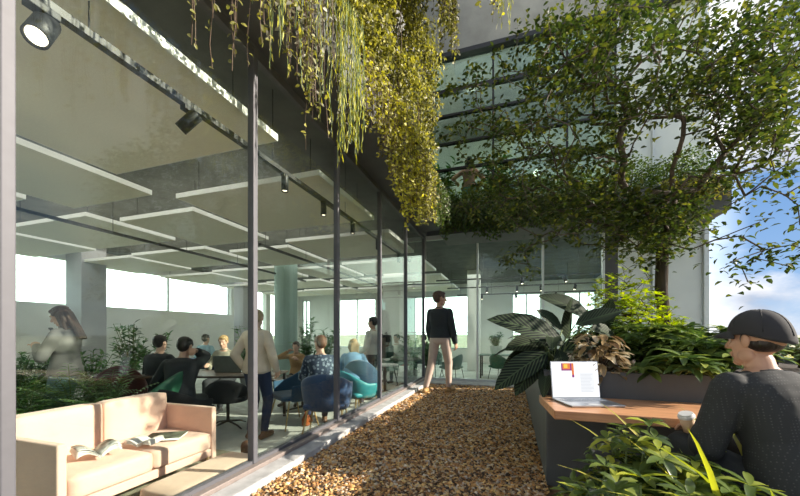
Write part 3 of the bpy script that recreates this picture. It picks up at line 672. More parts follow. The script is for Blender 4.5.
def frame(d, side):
    d = Vector(d).normalized(); s = (Vector(side)-d*Vector(side).dot(d)).normalized(); return s, d, s.cross(d)
def person(label, loc, rz, H=1.75, name='person', sex='m', pelvis=None, lean=0, bend=0, twist=0, head=(0, 0, 0), hl=None, hr=None, el=None, er=None, fl=None, fr=None, kl=None, kr=None,
           top=None, bottom=None, shoe=None, skin='light', hair='dark', hstyle='short', vox=.009, det=False, grip=(.5, .5), jacket=False, sleeve=1.0, toplen=0, cap=False, handdir=(None, None), puff=0, neck=.050, hsc=1):
    t = thing(name, label, 'person', loc, rz); k = H/1.75; V_ = Vector
    pel = V_(pelvis) if pelvis else V_((0, 0, .93*k))
    T = .50*k
    # spine: curve from pelvis up with lean (forward) and extra bend towards the neck
    def sp(u):
        a0 = lean; a1 = lean+bend; n = 12; p = pel.copy()
        for i in range(n):
            uu = u*(i+.5)/n; a = a0+(a1-a0)*uu; p = p+V_((0, math.sin(a), math.cos(a)))*T*u/n
        return p
    def sd(u): a = lean+bend*u; return V_((0, math.sin(a), math.cos(a)))
    def sx(u): a = twist*u; return V_((math.cos(a), math.sin(a), 0))
    fem = sex == 'f'
    prof = [(-.20, .10, .085), (-.14, .150, .105), (0, .168 if not fem else .172, .118), (.18, .155 if not fem else .15, .108), (.38, .142 if not fem else .122, .098), (.58, .158 if not fem else .135, .112), (.74, .172 if not fem else .148, .118), (.85, .176 if not fem else .15, .108), (.92, .145 if not fem else .125, .088), (.98, .10 if not fem else .088, .070), (1.05, .062, .06)]
    def torso(mb, off, u0=-.2, u1=1.06):
        secs = []
        for u, a, b in prof:
            if u < u0-1e-6 or u > u1+1e-6: continue
            ax = sx(u); d = sd(u); ay = d.cross(ax).normalized(); secs.append((sp(u), ax, ay, a*k+off, b*k+off))
        mb.loft(secs, 28, 2.35)
    shw = (.170 if not fem else .146)*k
    arm1, arm2 = .295*k, .25*k; leg1, leg2 = .43*k, .42*k
    body = MB(); topm = MB(); botm = MB(); shm = MB()
    torso(body, -.006)
    S = {}; nb0 = sp(.97)
    for s, hd, ep in ((-1, hl, el), (1, hr, er)):
        a = sp(.865)+sx(.89)*s*shw
        hd = V_(hd) if hd else a+V_((s*.07, .05, -.53*k)); ep = V_(ep) if ep else a+V_((s*.25, -.3, -.3))
        e_, w_ = ik(a, hd, arm1, arm2, ep); S[s] = (a, e_, w_)
        body.cap(a, e_, .044*k, .036*k, 12); body.tube([e_, e_.lerp(w_, .3), w_], [.038*k, .037*k, .024*k], 12); body.ell(e_, (.037*k,)*3); body.ell(w_, (.025*k,)*3)
        # hand: palm, four unequal fingers curled, thumb
        g_ = grip[0 if s < 0 else 1]; d = (w_-e_).normalized(); hdv = handdir[0 if s < 0 else 1]
        if hdv: d = (d*.35+V_(hdv).normalized()).normalized()
        inw = V_((-s, .25, 0)); pn = (inw-d*inw.dot(d)).normalized() if abs(d.z) > .5 else V_((0, 0, -1))
        pn = (pn-d*pn.dot(d)).normalized(); sv = d.cross(pn).normalized()
        # thumb side: towards forward / up
        if sv.dot(V_((0, 1, .6))) < 0: sv = -sv
        hk = k*(1.0 if det else 1.08)
        Rm_ = Matrix((sv, d, sv.cross(d))).transposed()
        body.ell(w_+d*.045*hk, (.040*hk, .052*hk, .017*hk), Rm_, 16, 10)
        fr_ = .0085*hk if det else .0105*hk
        for q, (off, ln) in enumerate(((.030, .070), (.010, .080), (-.010, .075), (-.029, .060))):
            p0 = w_+d*.075*hk+sv*off*hk; a1 = .35+g_*.9; a2 = .6+g_*1.5; d1 = d*math.cos(a1)+pn*math.sin(a1); d2 = d*math.cos(a2)+pn*math.sin(a2)
            p1 = p0+d1*ln*.5*hk; p2 = p1+d2*ln*.5*hk; body.cap(p0, p1, fr_, fr_*.95, 8); body.cap(p1, p2, fr_*.95, fr_*.8, 8)
        p0 = w_+d*.03*hk+sv*.03*hk; p1 = p0+(d*.6+sv*.75+pn*.25).normalized()*.038*hk; p2 = p1+(d*.85+sv*.1+pn*(.3+.5*g_)).normalized()*.032*hk
        body.cap(p0, p1, fr_*1.25, fr_*1.1, 8); body.cap(p1, p2, fr_*1.1, fr_*.9, 8)
        # sleeve
        topm.ell(a+sx(.9)*(-s)*.012, (.060*k, .058*k, .058*k)); topm.cap(nb0+sd(1)*(-.01)+sx(1)*s*.03, a+V_((0, 0, .0)), .045*k, .052*k+puff*.5, 14); topm.cap(a, e_, .055*k+puff, .050*k+puff, 14)
        if sleeve > .6:
            we = e_.lerp(w_, .96*sleeve); topm.tube([e_, e_.lerp(we, .45), we], [.050*k+puff, .047*k+puff, .036*k+puff*.8], 14); topm.ell(e_, (.050*k+puff,)*3)
    hipz = sp(0)
    for s, fd, kp in ((-1, fl, kl), (1, fr, kr)):
        a = hipz+V_((s*.09*k, 0, -.02)); fd = V_(fd) if fd else V_((s*.10*k, .0, .085*k)); kp = V_(kp) if kp else a+V_((s*.05, 1, -.2))
        kn, an = ik(a, fd, leg1, leg2, kp)
        body.cap(a, kn, .078*k, .05*k, 12); body.tube([kn, kn.lerp(an, .3), kn.lerp(an, .6), an], [.05*k, .054*k, .042*k, .032*k], 12); body.ell(kn, (.05*k,)*3)
        fdir = V_((kp.x-a.x, kp.y-a.y, 0)); fdir = fdir.normalized() if fdir.length > .01 else V_((0, 1, 0)); fdir = (fdir+V_((s*.12, .3, 0))).normalized()
        toe = an+fdir*.16*k; toe.z = an.z-.045*k; heel = an-fdir*.05*k; heel.z = toe.z
        body.cap(heel, toe, .030*k, .026*k, 10); body.cap(an, heel.lerp(toe, .5), .032*k, .028*k, 10)
        if shoe:
            z_ = V_((0, 0, .0)); shm.cap(heel+z_, toe+z_, .040*k, .036*k, 12); shm.cap(an+V_((0, 0, -.005)), heel.lerp(toe, .55), .042*k, .036*k, 12)
        botm.cap(a, kn, .096*k, .068*k, 14); an2 = kn.lerp(an, .97); botm.tube([kn, kn.lerp(an2, .35), an2], [.066*k, .062*k, .046*k], 14); botm.ell(kn, (.065*k,)*3)
    torso(botm, .008, -.2, .2); torso(topm, .014, -.14 if toplen > 0 else (0 if not jacket else -.2), 1.0)
    if toplen: # hem below the hips
        topm.loft([(sp(.1), sx(0), V_((0, 1, 0)), .178*k, .135*k), (sp(0)-V_((0, 0, .02)), sx(0), V_((0, 1, 0)), .188*k, .145*k), (sp(0)-V_((0, 0, toplen)), sx(0), V_((0, 1, 0)), .185*k, .145*k)], 28)
    # neck and head
    nb = sp(1.0); yaw, pitch, roll = head; nd = sd(1.0)
    HR = Euler((pitch, roll, yaw), 'XYZ').to_matrix()
    hc_ = nb+(nd*.6+V_((0, .25, .8))).normalized()*neck*k
    body.cap(nb-nd*.05, hc_+HR @ V_((0, -.005, .03)), .062*k if not fem else .052*k, .053*k if not fem else .046*k, 16)
    hs = k*(1 if not fem else .96)*hsc
    def E_(mb, c, r, rot=None): mb.ell(hc_+HR @ (V_(c)*hs), [q*hs for q in r], HR if rot is None else HR @ rot, 20, 14)
    def C_(mb, a, b, r0, r1): mb.cap(hc_+HR @ (V_(a)*hs), hc_+HR @ (V_(b)*hs), r0*hs, r1*hs, 12)
    E_(body, (0, -.012, .135), (.074, .093, .088)); E_(body, (0, .022, .10), (.062, .066, .078)); E_(body, (0, .030, .045), (.050, .052, .046)); E_(body, (0, .066, .018), (.022, .020, .018))
    C_(body, (0, .083, .128), (0, .108, .088), .0085, .0125); E_(body, (-.010, .098, .083), (.008, .010, .008)); E_(body, (.010, .098, .083), (.008, .010, .008))
    E_(body, (0, .086, .058), (.023, .011, .0065)); E_(body, (0, .084, .048), (.020, .011, .0075)); E_(body, (0, .074, .140), (.050, .016, .012))
    for s in (-1, 1):
        E_(body, (s*.034, .058, .092), (.022, .022, .02)); E_(body, (s*.050, .010, .045), (.014, .03, .03))
        E_(body, (s*.077, -.006, .108), (.009, .020, .031), Matrix.Rotation(s*.3, 3, 'Z'))
    body.build('body', SK[skin], t, voxel=vox*(.7 if det else 1), sm=2)
    if det:
        for s in (-1, 1):
            m_ = MB(); E_(m_, (s*.031, .076, .122), (.0115, .0085, .0085)); ey = m_.build('eye', pmat('eye_white', (.75, .73, .70), .2), t, True)
            m_ = MB(); E_(m_, (s*.031, .0835, .122), (.005, .0025, .005)); m_.build('iris', M['black'], ey, True)
            m_ = MB(); C_(m_, (s*.016, .089, .139), (s*.046, .078, .142), .0035, .0025); m_.build('eyebrow', HM[hair], t, True)
    # hair
    h = MB()
    if hstyle in ('short', 'long', 'bun', 'bob'):
        E_(h, (0, -.026, .160), (.081, .092, .078)); E_(h, (0, -.050, .125), (.074, .070, .085)); E_(h, (0, .035, .195), (.060, .045, .028))
        for s in (-1, 1): E_(h, (s*.066, .005, .145), (.014, .045, .035))
        for q in range(26):
            v = rdir(-.1, 1); E_(h, (v.x*.070, -.022+v.y*.078, .165+v.z*.062), (.018, .018, .013))
        if det:
            for q in range(50):
                v = rdir(-.3, 1); E_(h, (v.x*.075, -.03+v.y*.083, .155+v.z*.072), (.013, .016, .012))
    if hstyle in ('long', 'bob'):
        dn = -.20 if hstyle == 'long' else -.02
        for s in (-1, 1):
            for q in range(3): C_(h, (s*(.055+.01*q), -.03-.02*q+.02, .12), (s*(.05+.02*q), -.01+.02*(2-q), dn+.04*q), .034, .018)
        for q in range(5): C_(h, ((q-2)*.025, -.085, .12), ((q-2)*.032, -.085, dn-.03), .034, .02)
    if hstyle == 'bun': E_(h, (0, -.12, .15), (.035, .035, .035)); 
    if hstyle == 'fringe':
        E_(h, (0, -.026, .100), (.069, .066, .046))
        for s in (-1, 1): E_(h, (s*.068, -.002, .118), (.009, .022, .03))
    h.build('hair', HM[hair], t, voxel=.007*(.75 if det else 1.2), sm=1)
    if cap: cap(t, hc_, HR, hs)
    if jacket: # lapel collar
        c_ = MB(); 
        cpts = []
        for q in range(25):
            a = PI*(-.22)+PI*1.44*q/24
            p = nb+sx(1)*math.cos(a)*.075*k+V_((0, -math.sin(a)*.066*k, 0))+nd*(-.012+.03*max(0, math.sin(a))); cpts.append(p)
        c_.tube(cpts, .0125*k, 10)
        for s in (-1, 1): c_.cap(nb+V_((s*.06*k, .05*k, -.01)), sp(.62)+V_((s*.02, .13*k, 0)), .018*k, .015*k)
        topc = c_
    tp = topm.build('top' if not jacket else 'jacket', top, t, voxel=vox, sm=4)
    if jacket: topc.build('collar', top, tp, voxel=.006, sm=3)
    else:
        c_ = MB()
        pts = [nb+sx(1)*math.cos(a)*.062*k+V_((0, math.sin(a)*.058*k, 0))+nd*.012 for a in [2*PI*q/20 for q in range(21)]]
        c_.tube(pts, .009*k, 8); c_.build('collar', top, tp, True)
        for s in (-1, 1):
            if sleeve > .6:
                a, e_, w_ = S[s]; c0 = e_.lerp(w_, .90*sleeve); c1 = e_.lerp(w_, .985*sleeve); MB().tube([c0, c1], [(.037+.001)*k+puff*.6, .034*k+puff*.5], 14).build('cuff', top, tp, True)
    botm.build('trousers', bottom, t, voxel=vox, sm=3)
    if shoe:
        shm.build('shoes', shoe, t, voxel=.007, sm=2)
    t['hand_l'] = list(S[-1][2]); t['hand_r'] = list(S[1][2])
    return t
cl = lambda n, c, **k: pmat(n, c, .85, ns=6, amt=.08, bump=.35, bs=9, **k)
C_blk = cl('black_sweater_knit', (.018, .024, .028)); C_chino = cl('beige_chinos', (.52, .40, .33)); C_tanshoe = pmat('tan_shoes', (.45, .26, .09), .6)
C_denim = cl('dark_denim', (.015, .03, .08)); C_gsw = cl('grey_sweater_knit', (.20, .20, .19)); C_lden = cl('light_denim', (.20, .32, .38)); C_cream = cl('cream_jacket', (.72, .62, .50))
C_white = cl('white_shirt', (.80, .78, .70)); C_lblue = cl('pale_blue_shirt', (.30, .48, .55)); C_org = cl('ochre_knit', (.42, .26, .12)); C_dk = cl('charcoal_shirt', (.022, .026, .03)); C_olive = cl('olive_shirt', (.28, .27, .20))
C_pink = cl('pink_blouse', (.85, .36, .30)); C_blue = cl('washed_blue_shirt', (.16, .32, .50)); C_brown = pmat('brown_shoe', (.16, .08, .04), .5); C_bshoe = pmat('black_shoe', (.02, .02, .02), .4)
def patmat(name, c1, c2, sc, rnd=.0, th=.30):
    m, t = newmat(name); n = t.nodes; l = t.links.new; out = n.new('ShaderNodeOutputMaterial'); p = n.new('ShaderNodeBsdfPrincipled'); p.inputs['Roughness'].default_value = .85
    c = n.new('ShaderNodeTexCoord'); v = n.new('ShaderNodeTexVoronoi'); v.inputs['Scale'].default_value = sc; v.inputs['Randomness'].default_value = rnd
    mp_ = n.new('ShaderNodeMapping'); mp_.inputs['Rotation'].default_value = (.12, .1, .1); l(c.outputs['Object'], mp_.inputs[0]); l(mp_.outputs[0], v.inputs['Vector'])
    r = n.new('ShaderNodeValToRGB'); r.color_ramp.elements[0].position = th; r.color_ramp.elements[1].position = th+.08; r.color_ramp.elements[0].color = (*c2, 1); r.color_ramp.elements[1].color = (*c1, 1)
    l(v.outputs['Distance'], r.inputs[0]); l(r.outputs[0], p.inputs['Base Color'])
    b = n.new('ShaderNodeBump'); b.inputs['Strength'].default_value = .45; b.inputs['Distance'].default_value = .02; n2 = n.new('ShaderNodeTexNoise'); n2.inputs['Scale'].default_value = 8; l(c.outputs['Object'], n2.inputs['Vector']); l(n2.outputs[0], b.inputs['Height']); l(b.outputs[0], p.inputs['Normal'])
    l(p.outputs[0], out.inputs[0]); return m
C_dots = patmat('dotted_blazer', (.016, .018, .020), (.048, .050, .053), 80, 0, .20)
C_pat = patmat('patterned_sweater', (.03, .05, .09), (.22, .28, .34), 22, .9, .35)
# man standing outside on the mulch, seen from behind, head turned right
p = atD(440, 333, 6.4)
person('man standing on the mulch path, black sweater and beige trousers, seen from behind', (p.x, p.y, -.065), face((.25, 1)), 1.93, neck=.040, hsc=1.08, lean=-.03, head=(-.75, -.05, 0), top=C_blk, bottom=C_chino, shoe=C_tanshoe, hair='brown', skin='tan', vox=.008, det=True,
       fl=(-.20, -.20, .09), fr=(.13, .10, .09), kl=(-.13, .8, .4), kr=(.10, .9, .4), hl=(-.24, .14, .94), hr=(.27, .10, .90), el=(-.4, -.5, 1.1), er=(.42, -.5, 1.1), grip=(.5, .35), puff=.012)
# seated man with the cap
def make_cap(t, hc_, HR, hs):
    Mt = Matrix.Translation(hc_) @ HR.to_4x4() @ Matrix.Scale(hs, 4)
    cb_ = MB(); vs = []; fs = []; R_, K = 32, 14
    for i in range(K+1):
        th = (PI/2)*i/K*1.02
        for q in range(R_):
            a = 2*PI*q/R_; rx, ry, rz_ = .088, .108, .108
            s_ = math.cos(th*.98)**.75 if i < K else .02
            vs.append(Mt @ Vector((rx*s_*math.cos(a), -.014+ry*s_*math.sin(a), .134+rz_*math.sin(th)**1.0-.042*(math.sin(a) < 0)*(1-i/K)*abs(math.sin(a)))))
    for i in range(K):
        for q in range(R_): fs.append((i*R_+q, i*R_+(q+1) % R_, (i+1)*R_+(q+1) % R_, (i+1)*R_+q))
    cb_.add(vs, fs); cw = cb_.build('cap', C_cap, t, True); md = cw.modifiers.new('t', 'SOLIDIFY'); md.thickness = .004; md.offset = 1
    vs = []; fs = []
    for i in range(7):
        u = i/6
        for q in range(15):
            a = PI*(.14+.72*q/14); r0 = .092; r1 = .165
            x = math.cos(a)*(.086+.0*u); y = -.014+math.sin(a)*.104+u*.068*math.sin((q/14)*PI)**.6
            vs.append(Mt @ Vector((x*(1+.02*u), y, .146+.006-.020*u*u+.0-.016*(x/.08)**2*u)))
    for i in range(6):
        for q in range(14): fs.append((i*15+q, i*15+q+1, (i+1)*15+q+1, (i+1)*15+q))
    b2 = MB().add(vs, fs).build('brim', C_cap, cw, True); md = b2.modifiers.new('t', 'SOLIDIFY'); md.thickness = .004
    MB().ell(Mt @ Vector((0, -.014, .243)), (.008, .008, .005)).build('button', C_cap, cw, True)
    for q in range(6):
        a = PI/6+q*PI/3; pts = [Mt @ Vector((.0922*math.cos(th*.98)**.75*math.cos(a), -.014+.1122*math.cos(th*.98)**.75*math.sin(a), .134+.1118*math.sin(th)-.042*(math.sin(a) < 0)*max(0, 1-th/1.602)*abs(math.sin(a)))) for th in [.25+j*.145 for j in range(10)]]
        MB().tube(pts, .0016, 5).build('seam', C_cap, cw, True)
C_cap = cl('dark_cap_cotton', (.022, .022, .026))
p = atD(757, 333, 1.62)
rzs = face((-.35, 1))
mloc = Vector((p.x+.03, p.y-.02, -.075))
def tolocal(w): d = w-mloc; c_, s_ = math.cos(rzs), math.sin(rzs); return (d.x*c_+d.y*s_, -d.x*s_+d.y*c_, d.z)
mc = person('seated man in black cap and dark dotted blazer at the timber desk', (p.x+.03, p.y-.02, -.075), rzs, 1.78, pelvis=(0, -.12, .45), lean=.20, bend=.22, head=(.22, -.05, .03), top=C_dots, bottom=C_dk, shoe=C_bshoe, hair='dark', hstyle='fringe', skin='tan', vox=.007, det=True,
       fl=(-.14, .25, .09), fr=(.14, .25, .09), kl=(-.16, .45, .8), kr=(.16, .45, .8), hl=tolocal(atD(703, 431, 1.84)), hr=(.14, .28, .60), el=(-.42, .15, -.1), er=(.6, -.1, .4), grip=(.45, .5), jacket=True, cap=make_cap, puff=.018, handdir=((-.5, .7, .3), None), neck=.035, hsc=1.08)
w_ = Vector(mc['hand_l']); c_, s_ = math.cos(rzs), math.sin(rzs)
wl = Vector((mc.location.x+w_.x*c_-w_.y*s_, mc.location.y+w_.x*s_+w_.y*c_, mc.location.z+w_.z))
cup = thing('paper_cup', 'small kraft paper cup with white lid held by the man in the cap', 'cup', atD(688, 424, 1.88))
ti = Matrix.Rotation(-.25, 3, 'Y') @ Matrix.Rotation(.2, 3, 'X')
MB().lathe([(.026, -.05), (.036, .045)], (0, 0, 0), 24, ti).build('cup_body', pmat('kraft_paper', (.62, .42, .28), .7), cup, True)
MB().lathe([(.0385, .040), (.039, .052), (.034, .056), (.033, .064), (.028, .064)], (0, 0, 0), 24, ti).build('lid', pmat('white_lid', (.82, .82, .82), .4), cup)
st = thing('stool', 'dark backless stool carrying the man in the cap', 'stool', (mc.location.x+.12*s_, mc.location.y-.12*c_, -.075))
MB().lathe([(.17, .24), (.185, .26), (.185, .285), (.17, .30)], (0, 0, 0), 28).build('seat', M['wood_dark'], st)
for q in range(4):
    a = PI/4+q*PI/2; MB().tube([(.12*math.cos(a), .12*math.sin(a), .24), (.16*math.cos(a), .16*math.sin(a), 0)], .013, 8).build('leg', M['black'], st)
def stand(px, D, H, rz, label, **k):
    p = atD(px, 333, D); return person(label, (p.x, p.y, -.3), rz, H, **k)
def sit(px, D, rz, label, seat=.45, H=1.72, **k):
    p = atD(px, 333, D); k.setdefault('fl', (-.12, .42, .09)); k.setdefault('fr', (.12, .42, .09)); k.setdefault('kl', (-.14, .5, 1)); k.setdefault('kr', (.14, .5, 1)); k.setdefault('lean', .05); k.setdefault('bend', .2)
    return person(label, (p.x, p.y, -.3), rz, H, pelvis=(0, -.02, seat+.11), **k)
stand(66, 4.05, 1.72, face((-.85, -.5)), 'woman with long brown hair in grey sweater looking down at her phone', sex='f', head=(.1, -.45, 0), hl=(-.07, .24, 1.20), hr=(.03, .22, 1.16), el=(-.5, -.1, .8), er=(.5, -.1, .8), top=C_gsw, bottom=C_lden, shoe=C_brown, hair='brown', hstyle='long', puff=.012, toplen=.06, grip=(.9, .9), det=True)
ph = thing('phone', 'black phone held by the woman in the grey sweater', 'phone', atD(54, 333, 3.95))
MB().rbox(-.036, .036, -.005, .005, -.07, .07, .004, 2, m=Matrix.Rotation(.5, 4, 'X')).build('case', M['black'], ph)
stand(257, 4.4, 1.70, face((-.15, 1)), 'blond woman in cream jacket and dark trousers behind the thick mullion', sex='f', head=(.2, 0, 0), hl=(-.20, .04, .88), hr=(.24, .06, .86), top=C_cream, bottom=C_denim, shoe=C_brown, hair='blond', hstyle='bun', puff=.008, toplen=.05)
sit(180, 4.05, face((-.6, 1)), 'dark-haired man in charcoal shirt seated with his back to us, hand at his ear', top=C_dk, bottom=C_dk, shoe=C_bshoe, hair='dark', hl=(-.25, .35, .72), hr=(.13, .13, 1.13), er=(.25, .5, .75), head=(-.2, -.2, 0), bend=.45, grip=(.3, 1), puff=.015)
sit(157, 5.0, face((-.2, 1)), 'dark-haired person mostly hidden behind the man in the charcoal shirt', top=C_dk, bottom=C_dk, shoe=C_bshoe, hair='dark', hl=(-.2, .35, .75), hr=(.2, .35, .75), puff=.01)
sit(204, 8.5, face((-.1, 1)), 'man in pale blue shirt seen from behind in front of the sunlit wall', top=C_lblue, bottom=C_denim, shoe=C_bshoe, hair='dark', hl=(-.2, .3, .75), hr=(.2, .3, .75), puff=.012, vox=.012)
sit(226, 6.2, face((.3, -1)), 'fair-haired woman in olive shirt sitting behind the grey laptop', sex='f', top=C_olive, bottom=C_dk, shoe=C_bshoe, hair='blond', hstyle='short', hl=(-.15, .33, .80), hr=(.15, .33, .80), head=(.1, -.25, 0), puff=.008)
sit(297, 6.7, face((.3, -1)), 'child-sized person in ochre knit facing us between the blue armchairs', H=1.5, seat=.42, sex='f', top=C_org, bottom=C_dk, shoe=C_bshoe, hair='brown', hstyle='short', hl=(-.1, .26, .85), hr=(.1, .22, 1.0), head=(0, -.1, 0), vox=.011)
sit(321, 4.75, face((-.75, .9)), 'auburn-haired person in blue patterned sweater on the dark blue armchair', top=C_pat, bottom=C_denim, shoe=C_brown, hair='red', hl=(-.15, .4, .7), hr=(.15, .4, .7), head=(.35, -.05, 0), puff=.012)
sit(352, 5.8, face((-.35, 1)), 'blond person in washed blue shirt leaning forward beyond the third mullion', top=C_blue, bottom=C_denim, shoe=C_bshoe, hair='blond', hstyle='bob', sex='f', lean=.35, bend=.35, hl=(-.2, .45, .7), hr=(.2, .45, .7), head=(.3, -.2, 0), puff=.015)
stand(373, 7.0, 1.72, face((-1, .15)), 'dark-haired man in white shirt standing in profile with a backpack', head=(.1, -.05, 0), top=C_white, bottom=C_dk, shoe=C_bshoe, hair='dark', hl=(-.2, .2, .95), hr=(.2, .25, .95), puff=.012)
bp = thing('backpack', 'black backpack worn by the man in the white shirt', 'backpack', atD(380, 345, 7.0)+Vector((.10, .03, -.03)), face((-1, .15)))
MB().rbox(-.15, .15, -.10, .08, -.24, .24, .05, 3, puff=.015).build('bag_body', M['dark'], bp, True)
MB().rbox(-.11, .11, -.15, -.09, -.2, .02, .02, 2).build('pocket', M['dark'], bp, True)
MB().tube([(-.04, -.02, .24), (-.03, -.02, .28), (.03, -.02, .28), (.04, -.02, .24)], .008, 8).build('handle', M['dark'], bp)
for s in (-1, 1): MB().tube([(s*.09, .06, .2), (s*.10, .16, .27), (s*.12, .30, .15), (s*.12, .30, -.05), (s*.11, .08, -.18)], .012, 8).build('strap', M['dark'], bp)
sit(398, 9.6, face((-.4, -1)), 'distant seated person in white beside the red shell chair', top=C_white, bottom=C_dk, shoe=C_bshoe, hair='dark', vox=.014, hl=(-.15, .33, .8), hr=(.15, .33, .8))
sit(425, 10.1, face((-1, .3)), 'distant seated person in dark top hidden beside the man outside', top=C_dk, bottom=C_denim, shoe=C_bshoe, hair='dark', vox=.014, hl=(-.15, .33, .8), hr=(.15, .33, .8))
p = atY(469, 175, 8.3)
person('woman in pink blouse standing behind the upper floor glass, seen from behind', (p.x, p.y, 3.58), face((-.1, 1)), 1.72, sex='f', top=C_pink, bottom=C_lden, shoe=C_brown, hair='dark', hstyle='long', hl=(-.30, .20, 1.18), hr=(.22, .2, 1.05), el=(-.6, -.1, 1.0), er=(.6, -.1, .9), sleeve=.3, vox=.012)
lp = thing('table_lamp', 'small white globe lamp standing in the upper room behind the hedge', 'lamp', (atY(537, 178, 8.6).x, 8.6, 3.58))
MB().lathe([(.12, 0), (.12, .02), (.015, .03), (.015, 1.12)], (0, 0, 0), 16).build('stand', M['metal_light'], lp); MB().ell((0, 0, 1.2), (.08, .08, .08)).build('globe', emat('globe_glow', (1, .95, .85), 3), lp, True)
# ================================================================ plants
PM = {
 'tree': leafmat('tree_leaf', (.022, .042, .012), (.22, .23, .045), (.065, .095, .020), .45, .34),
 'lime': leafmat('lime_leaf', (.16, .24, .02), (.55, .58, .05), (.30, .40, .03), .4, .4),
 'scheff': leafmat('umbrella_leaf', (.022, .045, .018), (.28, .34, .08), (.085, .14, .035), .28, .28),
 'front': leafmat('foreground_leaf', (.022, .042, .020), (.46, .48, .07), (.11, .16, .045), .26, .32),
 'strap': leafmat('strap_leaf', (.16, .22, .035), (.55, .50, .12), (.36, .38, .06), .4, .4),
 'dark': leafmat('striped_leaf', (.010, .015, .012), (.024, .030, .020), None, .6, .06, stripe=(.06, .09, .045), spec=.12),
 'pale': leafmat('bronze_cream_leaf', (.10, .06, .03), (.62, .56, .42), (.34, .25, .13), .3, .2),
 'yellow': leafmat('golden_creeper_leaf', (.07, .06, .025), (.80, .74, .12), (.30, .29, .05), .45, .42),
 'olive': leafmat('olive_creeper_leaf', (.06, .06, .022), (.50, .46, .09), (.20, .20, .045), .45, .4),
 'grey': leafmat('grey_brown_leaf', (.07, .06, .04), (.42, .42, .36), (.16, .15, .09), .5, .3),
 'whip': leafmat('whip_leaf', (.20, .20, .03), (.74, .70, .10), (.44, .43, .06), .45, .45),
 'hedge': leafmat('hedge_leaf', (.025, .055, .012), (.14, .20, .035), (.06, .10, .018), .45, .35),
 'inside': leafmat('indoor_leaf', (.018, .07, .022), (.12, .26, .07), (.05, .14, .04), .35, .3),
 'fern': leafmat('fern_leaf', (.02, .08, .02), (.12, .24, .05), (.05, .14, .03), .45, .3),
 'dry': leafmat('dune_grass', (.10, .14, .03), (.42, .36, .12), (.22, .24, .06), .5, .4)}
M['bark'] = pmat('grey_brown_bark', (.13, .10, .075), .9, ns=7, amt=.25, bump=.8, bs=22, stretch=(3, 3, .6))
M['stem'] = pmat('green_stem', (.14, .20, .06), .6, ns=10, amt=.15)
M['stemb'] = pmat('brown_twig', (.10, .065, .04), .8, ns=10, amt=.15)
M['pot'] = pmat('grey_pot', (.20, .21, .21), .7, ns=6, amt=.1)
M['potw'] = pmat('white_pot', (.70, .70, .68), .6, ns=6, amt=.03)
U = Vector((0, 0, 1)); rnd = random.uniform
def whorl(lv, p, axis, n, ln, wd, droop=.5, spread=1.2, col=None, jit=.15):
    axis = Vector(axis).normalized(); a = axis.orthogonal().normalized(); b = axis.cross(a); o = rnd(0, 6.28)
    for i in range(n):
        t = o+2*PI*i/n+rnd(-jit, jit); s = spread*rnd(.85, 1.15); d = axis*math.cos(s)+(a*math.cos(t)+b*math.sin(t))*math.sin(s)
        lv.add(p, d, axis*.8+d*.0+U*.2, ln*rnd(.75, 1.1), wd*rnd(.85, 1.1), droop*rnd(.6, 1.4), col if col is not None else min(1, max(0, random.gauss(.5, .25))))
def tree_skeleton(root, targets, seglen=.18):
    """grow from root to every target through the nearest existing node"""
    nodes = [Vector(p) for p in root]; par = list(range(-1, len(root)-1)); A = np.array([tuple(v) for v in nodes])
    targets = sorted(targets, key=lambda t: (t-nodes[-1]).length)
    for T in targets:
        d = A-np.array(T); dist = np.sqrt((d**2).sum(1)); dist[:max(0, len(root)-3)] += 9
        dist = dist*1.0+np.maximum(0, A[:, 2]-T.z)*.6
        i = int(dist.argmin()); p = nodes[i].copy(); L_ = (T-p).length; n = max(1, int(L_/seglen)); prev = i; start = p.copy()
        # leave along the parent's own direction, then bend to the target
        dirp = (nodes[i]-nodes[par[i]]).normalized() if par[i] >= 0 else U
        c1 = start+dirp*L_*.35
        for s in range(1, n+1):
            u = s/n; q = start*(1-u)**2+c1*2*u*(1-u)+T*u*u
            q = q+Vector((rnd(-1, 1), rnd(-1, 1), rnd(-1, 1)))*.018*(1 if s < n else 0)
            nodes.append(q); par.append(prev); prev = len(nodes)-1
        A = np.array([tuple(v) for v in nodes])
    return nodes, par
def skel_mesh(nodes, par, r_tip=.004, expo=2.3, rmax=None, seg=7, minr=0):
    n = len(nodes); ch = [[] for _ in range(n)]
    for i, p in enumerate(par):
        if p >= 0: ch[p].append(i)
    rad = [0]*n
    for i in range(n-1, -1, -1):
        rad[i] = max(r_tip, sum(rad[c]**expo for c in ch[i])**(1/expo)) if ch[i] else r_tip
    if rmax: f = rmax/max(rad); rad = [max(r_tip, r*f) if r > r_tip*2 else r for r in rad]
    big = MB(); small = MB(); done = set()
    for i in range(n):
        # start chains at forks
        if par[i] >= 0 and (len(ch[par[i]]) == 1 and par[par[i]] >= 0): continue
        chain = [par[i], i] if par[i] >= 0 else [i]
        if par[i] < 0 and not ch[i]: continue
        while len(ch[chain[-1]]) == 1: chain.append(ch[chain[-1]][0])
        if len(chain) < 2: continue
        main = max(rad[c] for c in chain[1:])
        rs = [rad[c] for c in chain]; rs[0] = min(rs[0], rs[1]*1.25)
        (big if main > .02 else small).tube([nodes[c] for c in chain], rs, 8 if main > .02 else 5)
    for i in range(n):  # the thickest child continues through the forks
        if len(ch[i]) > 1 and rad[i] > .02: big.ell(nodes[i], (rad[i]*1.0,)*3, None, 10, 7)
    return big, small, rad
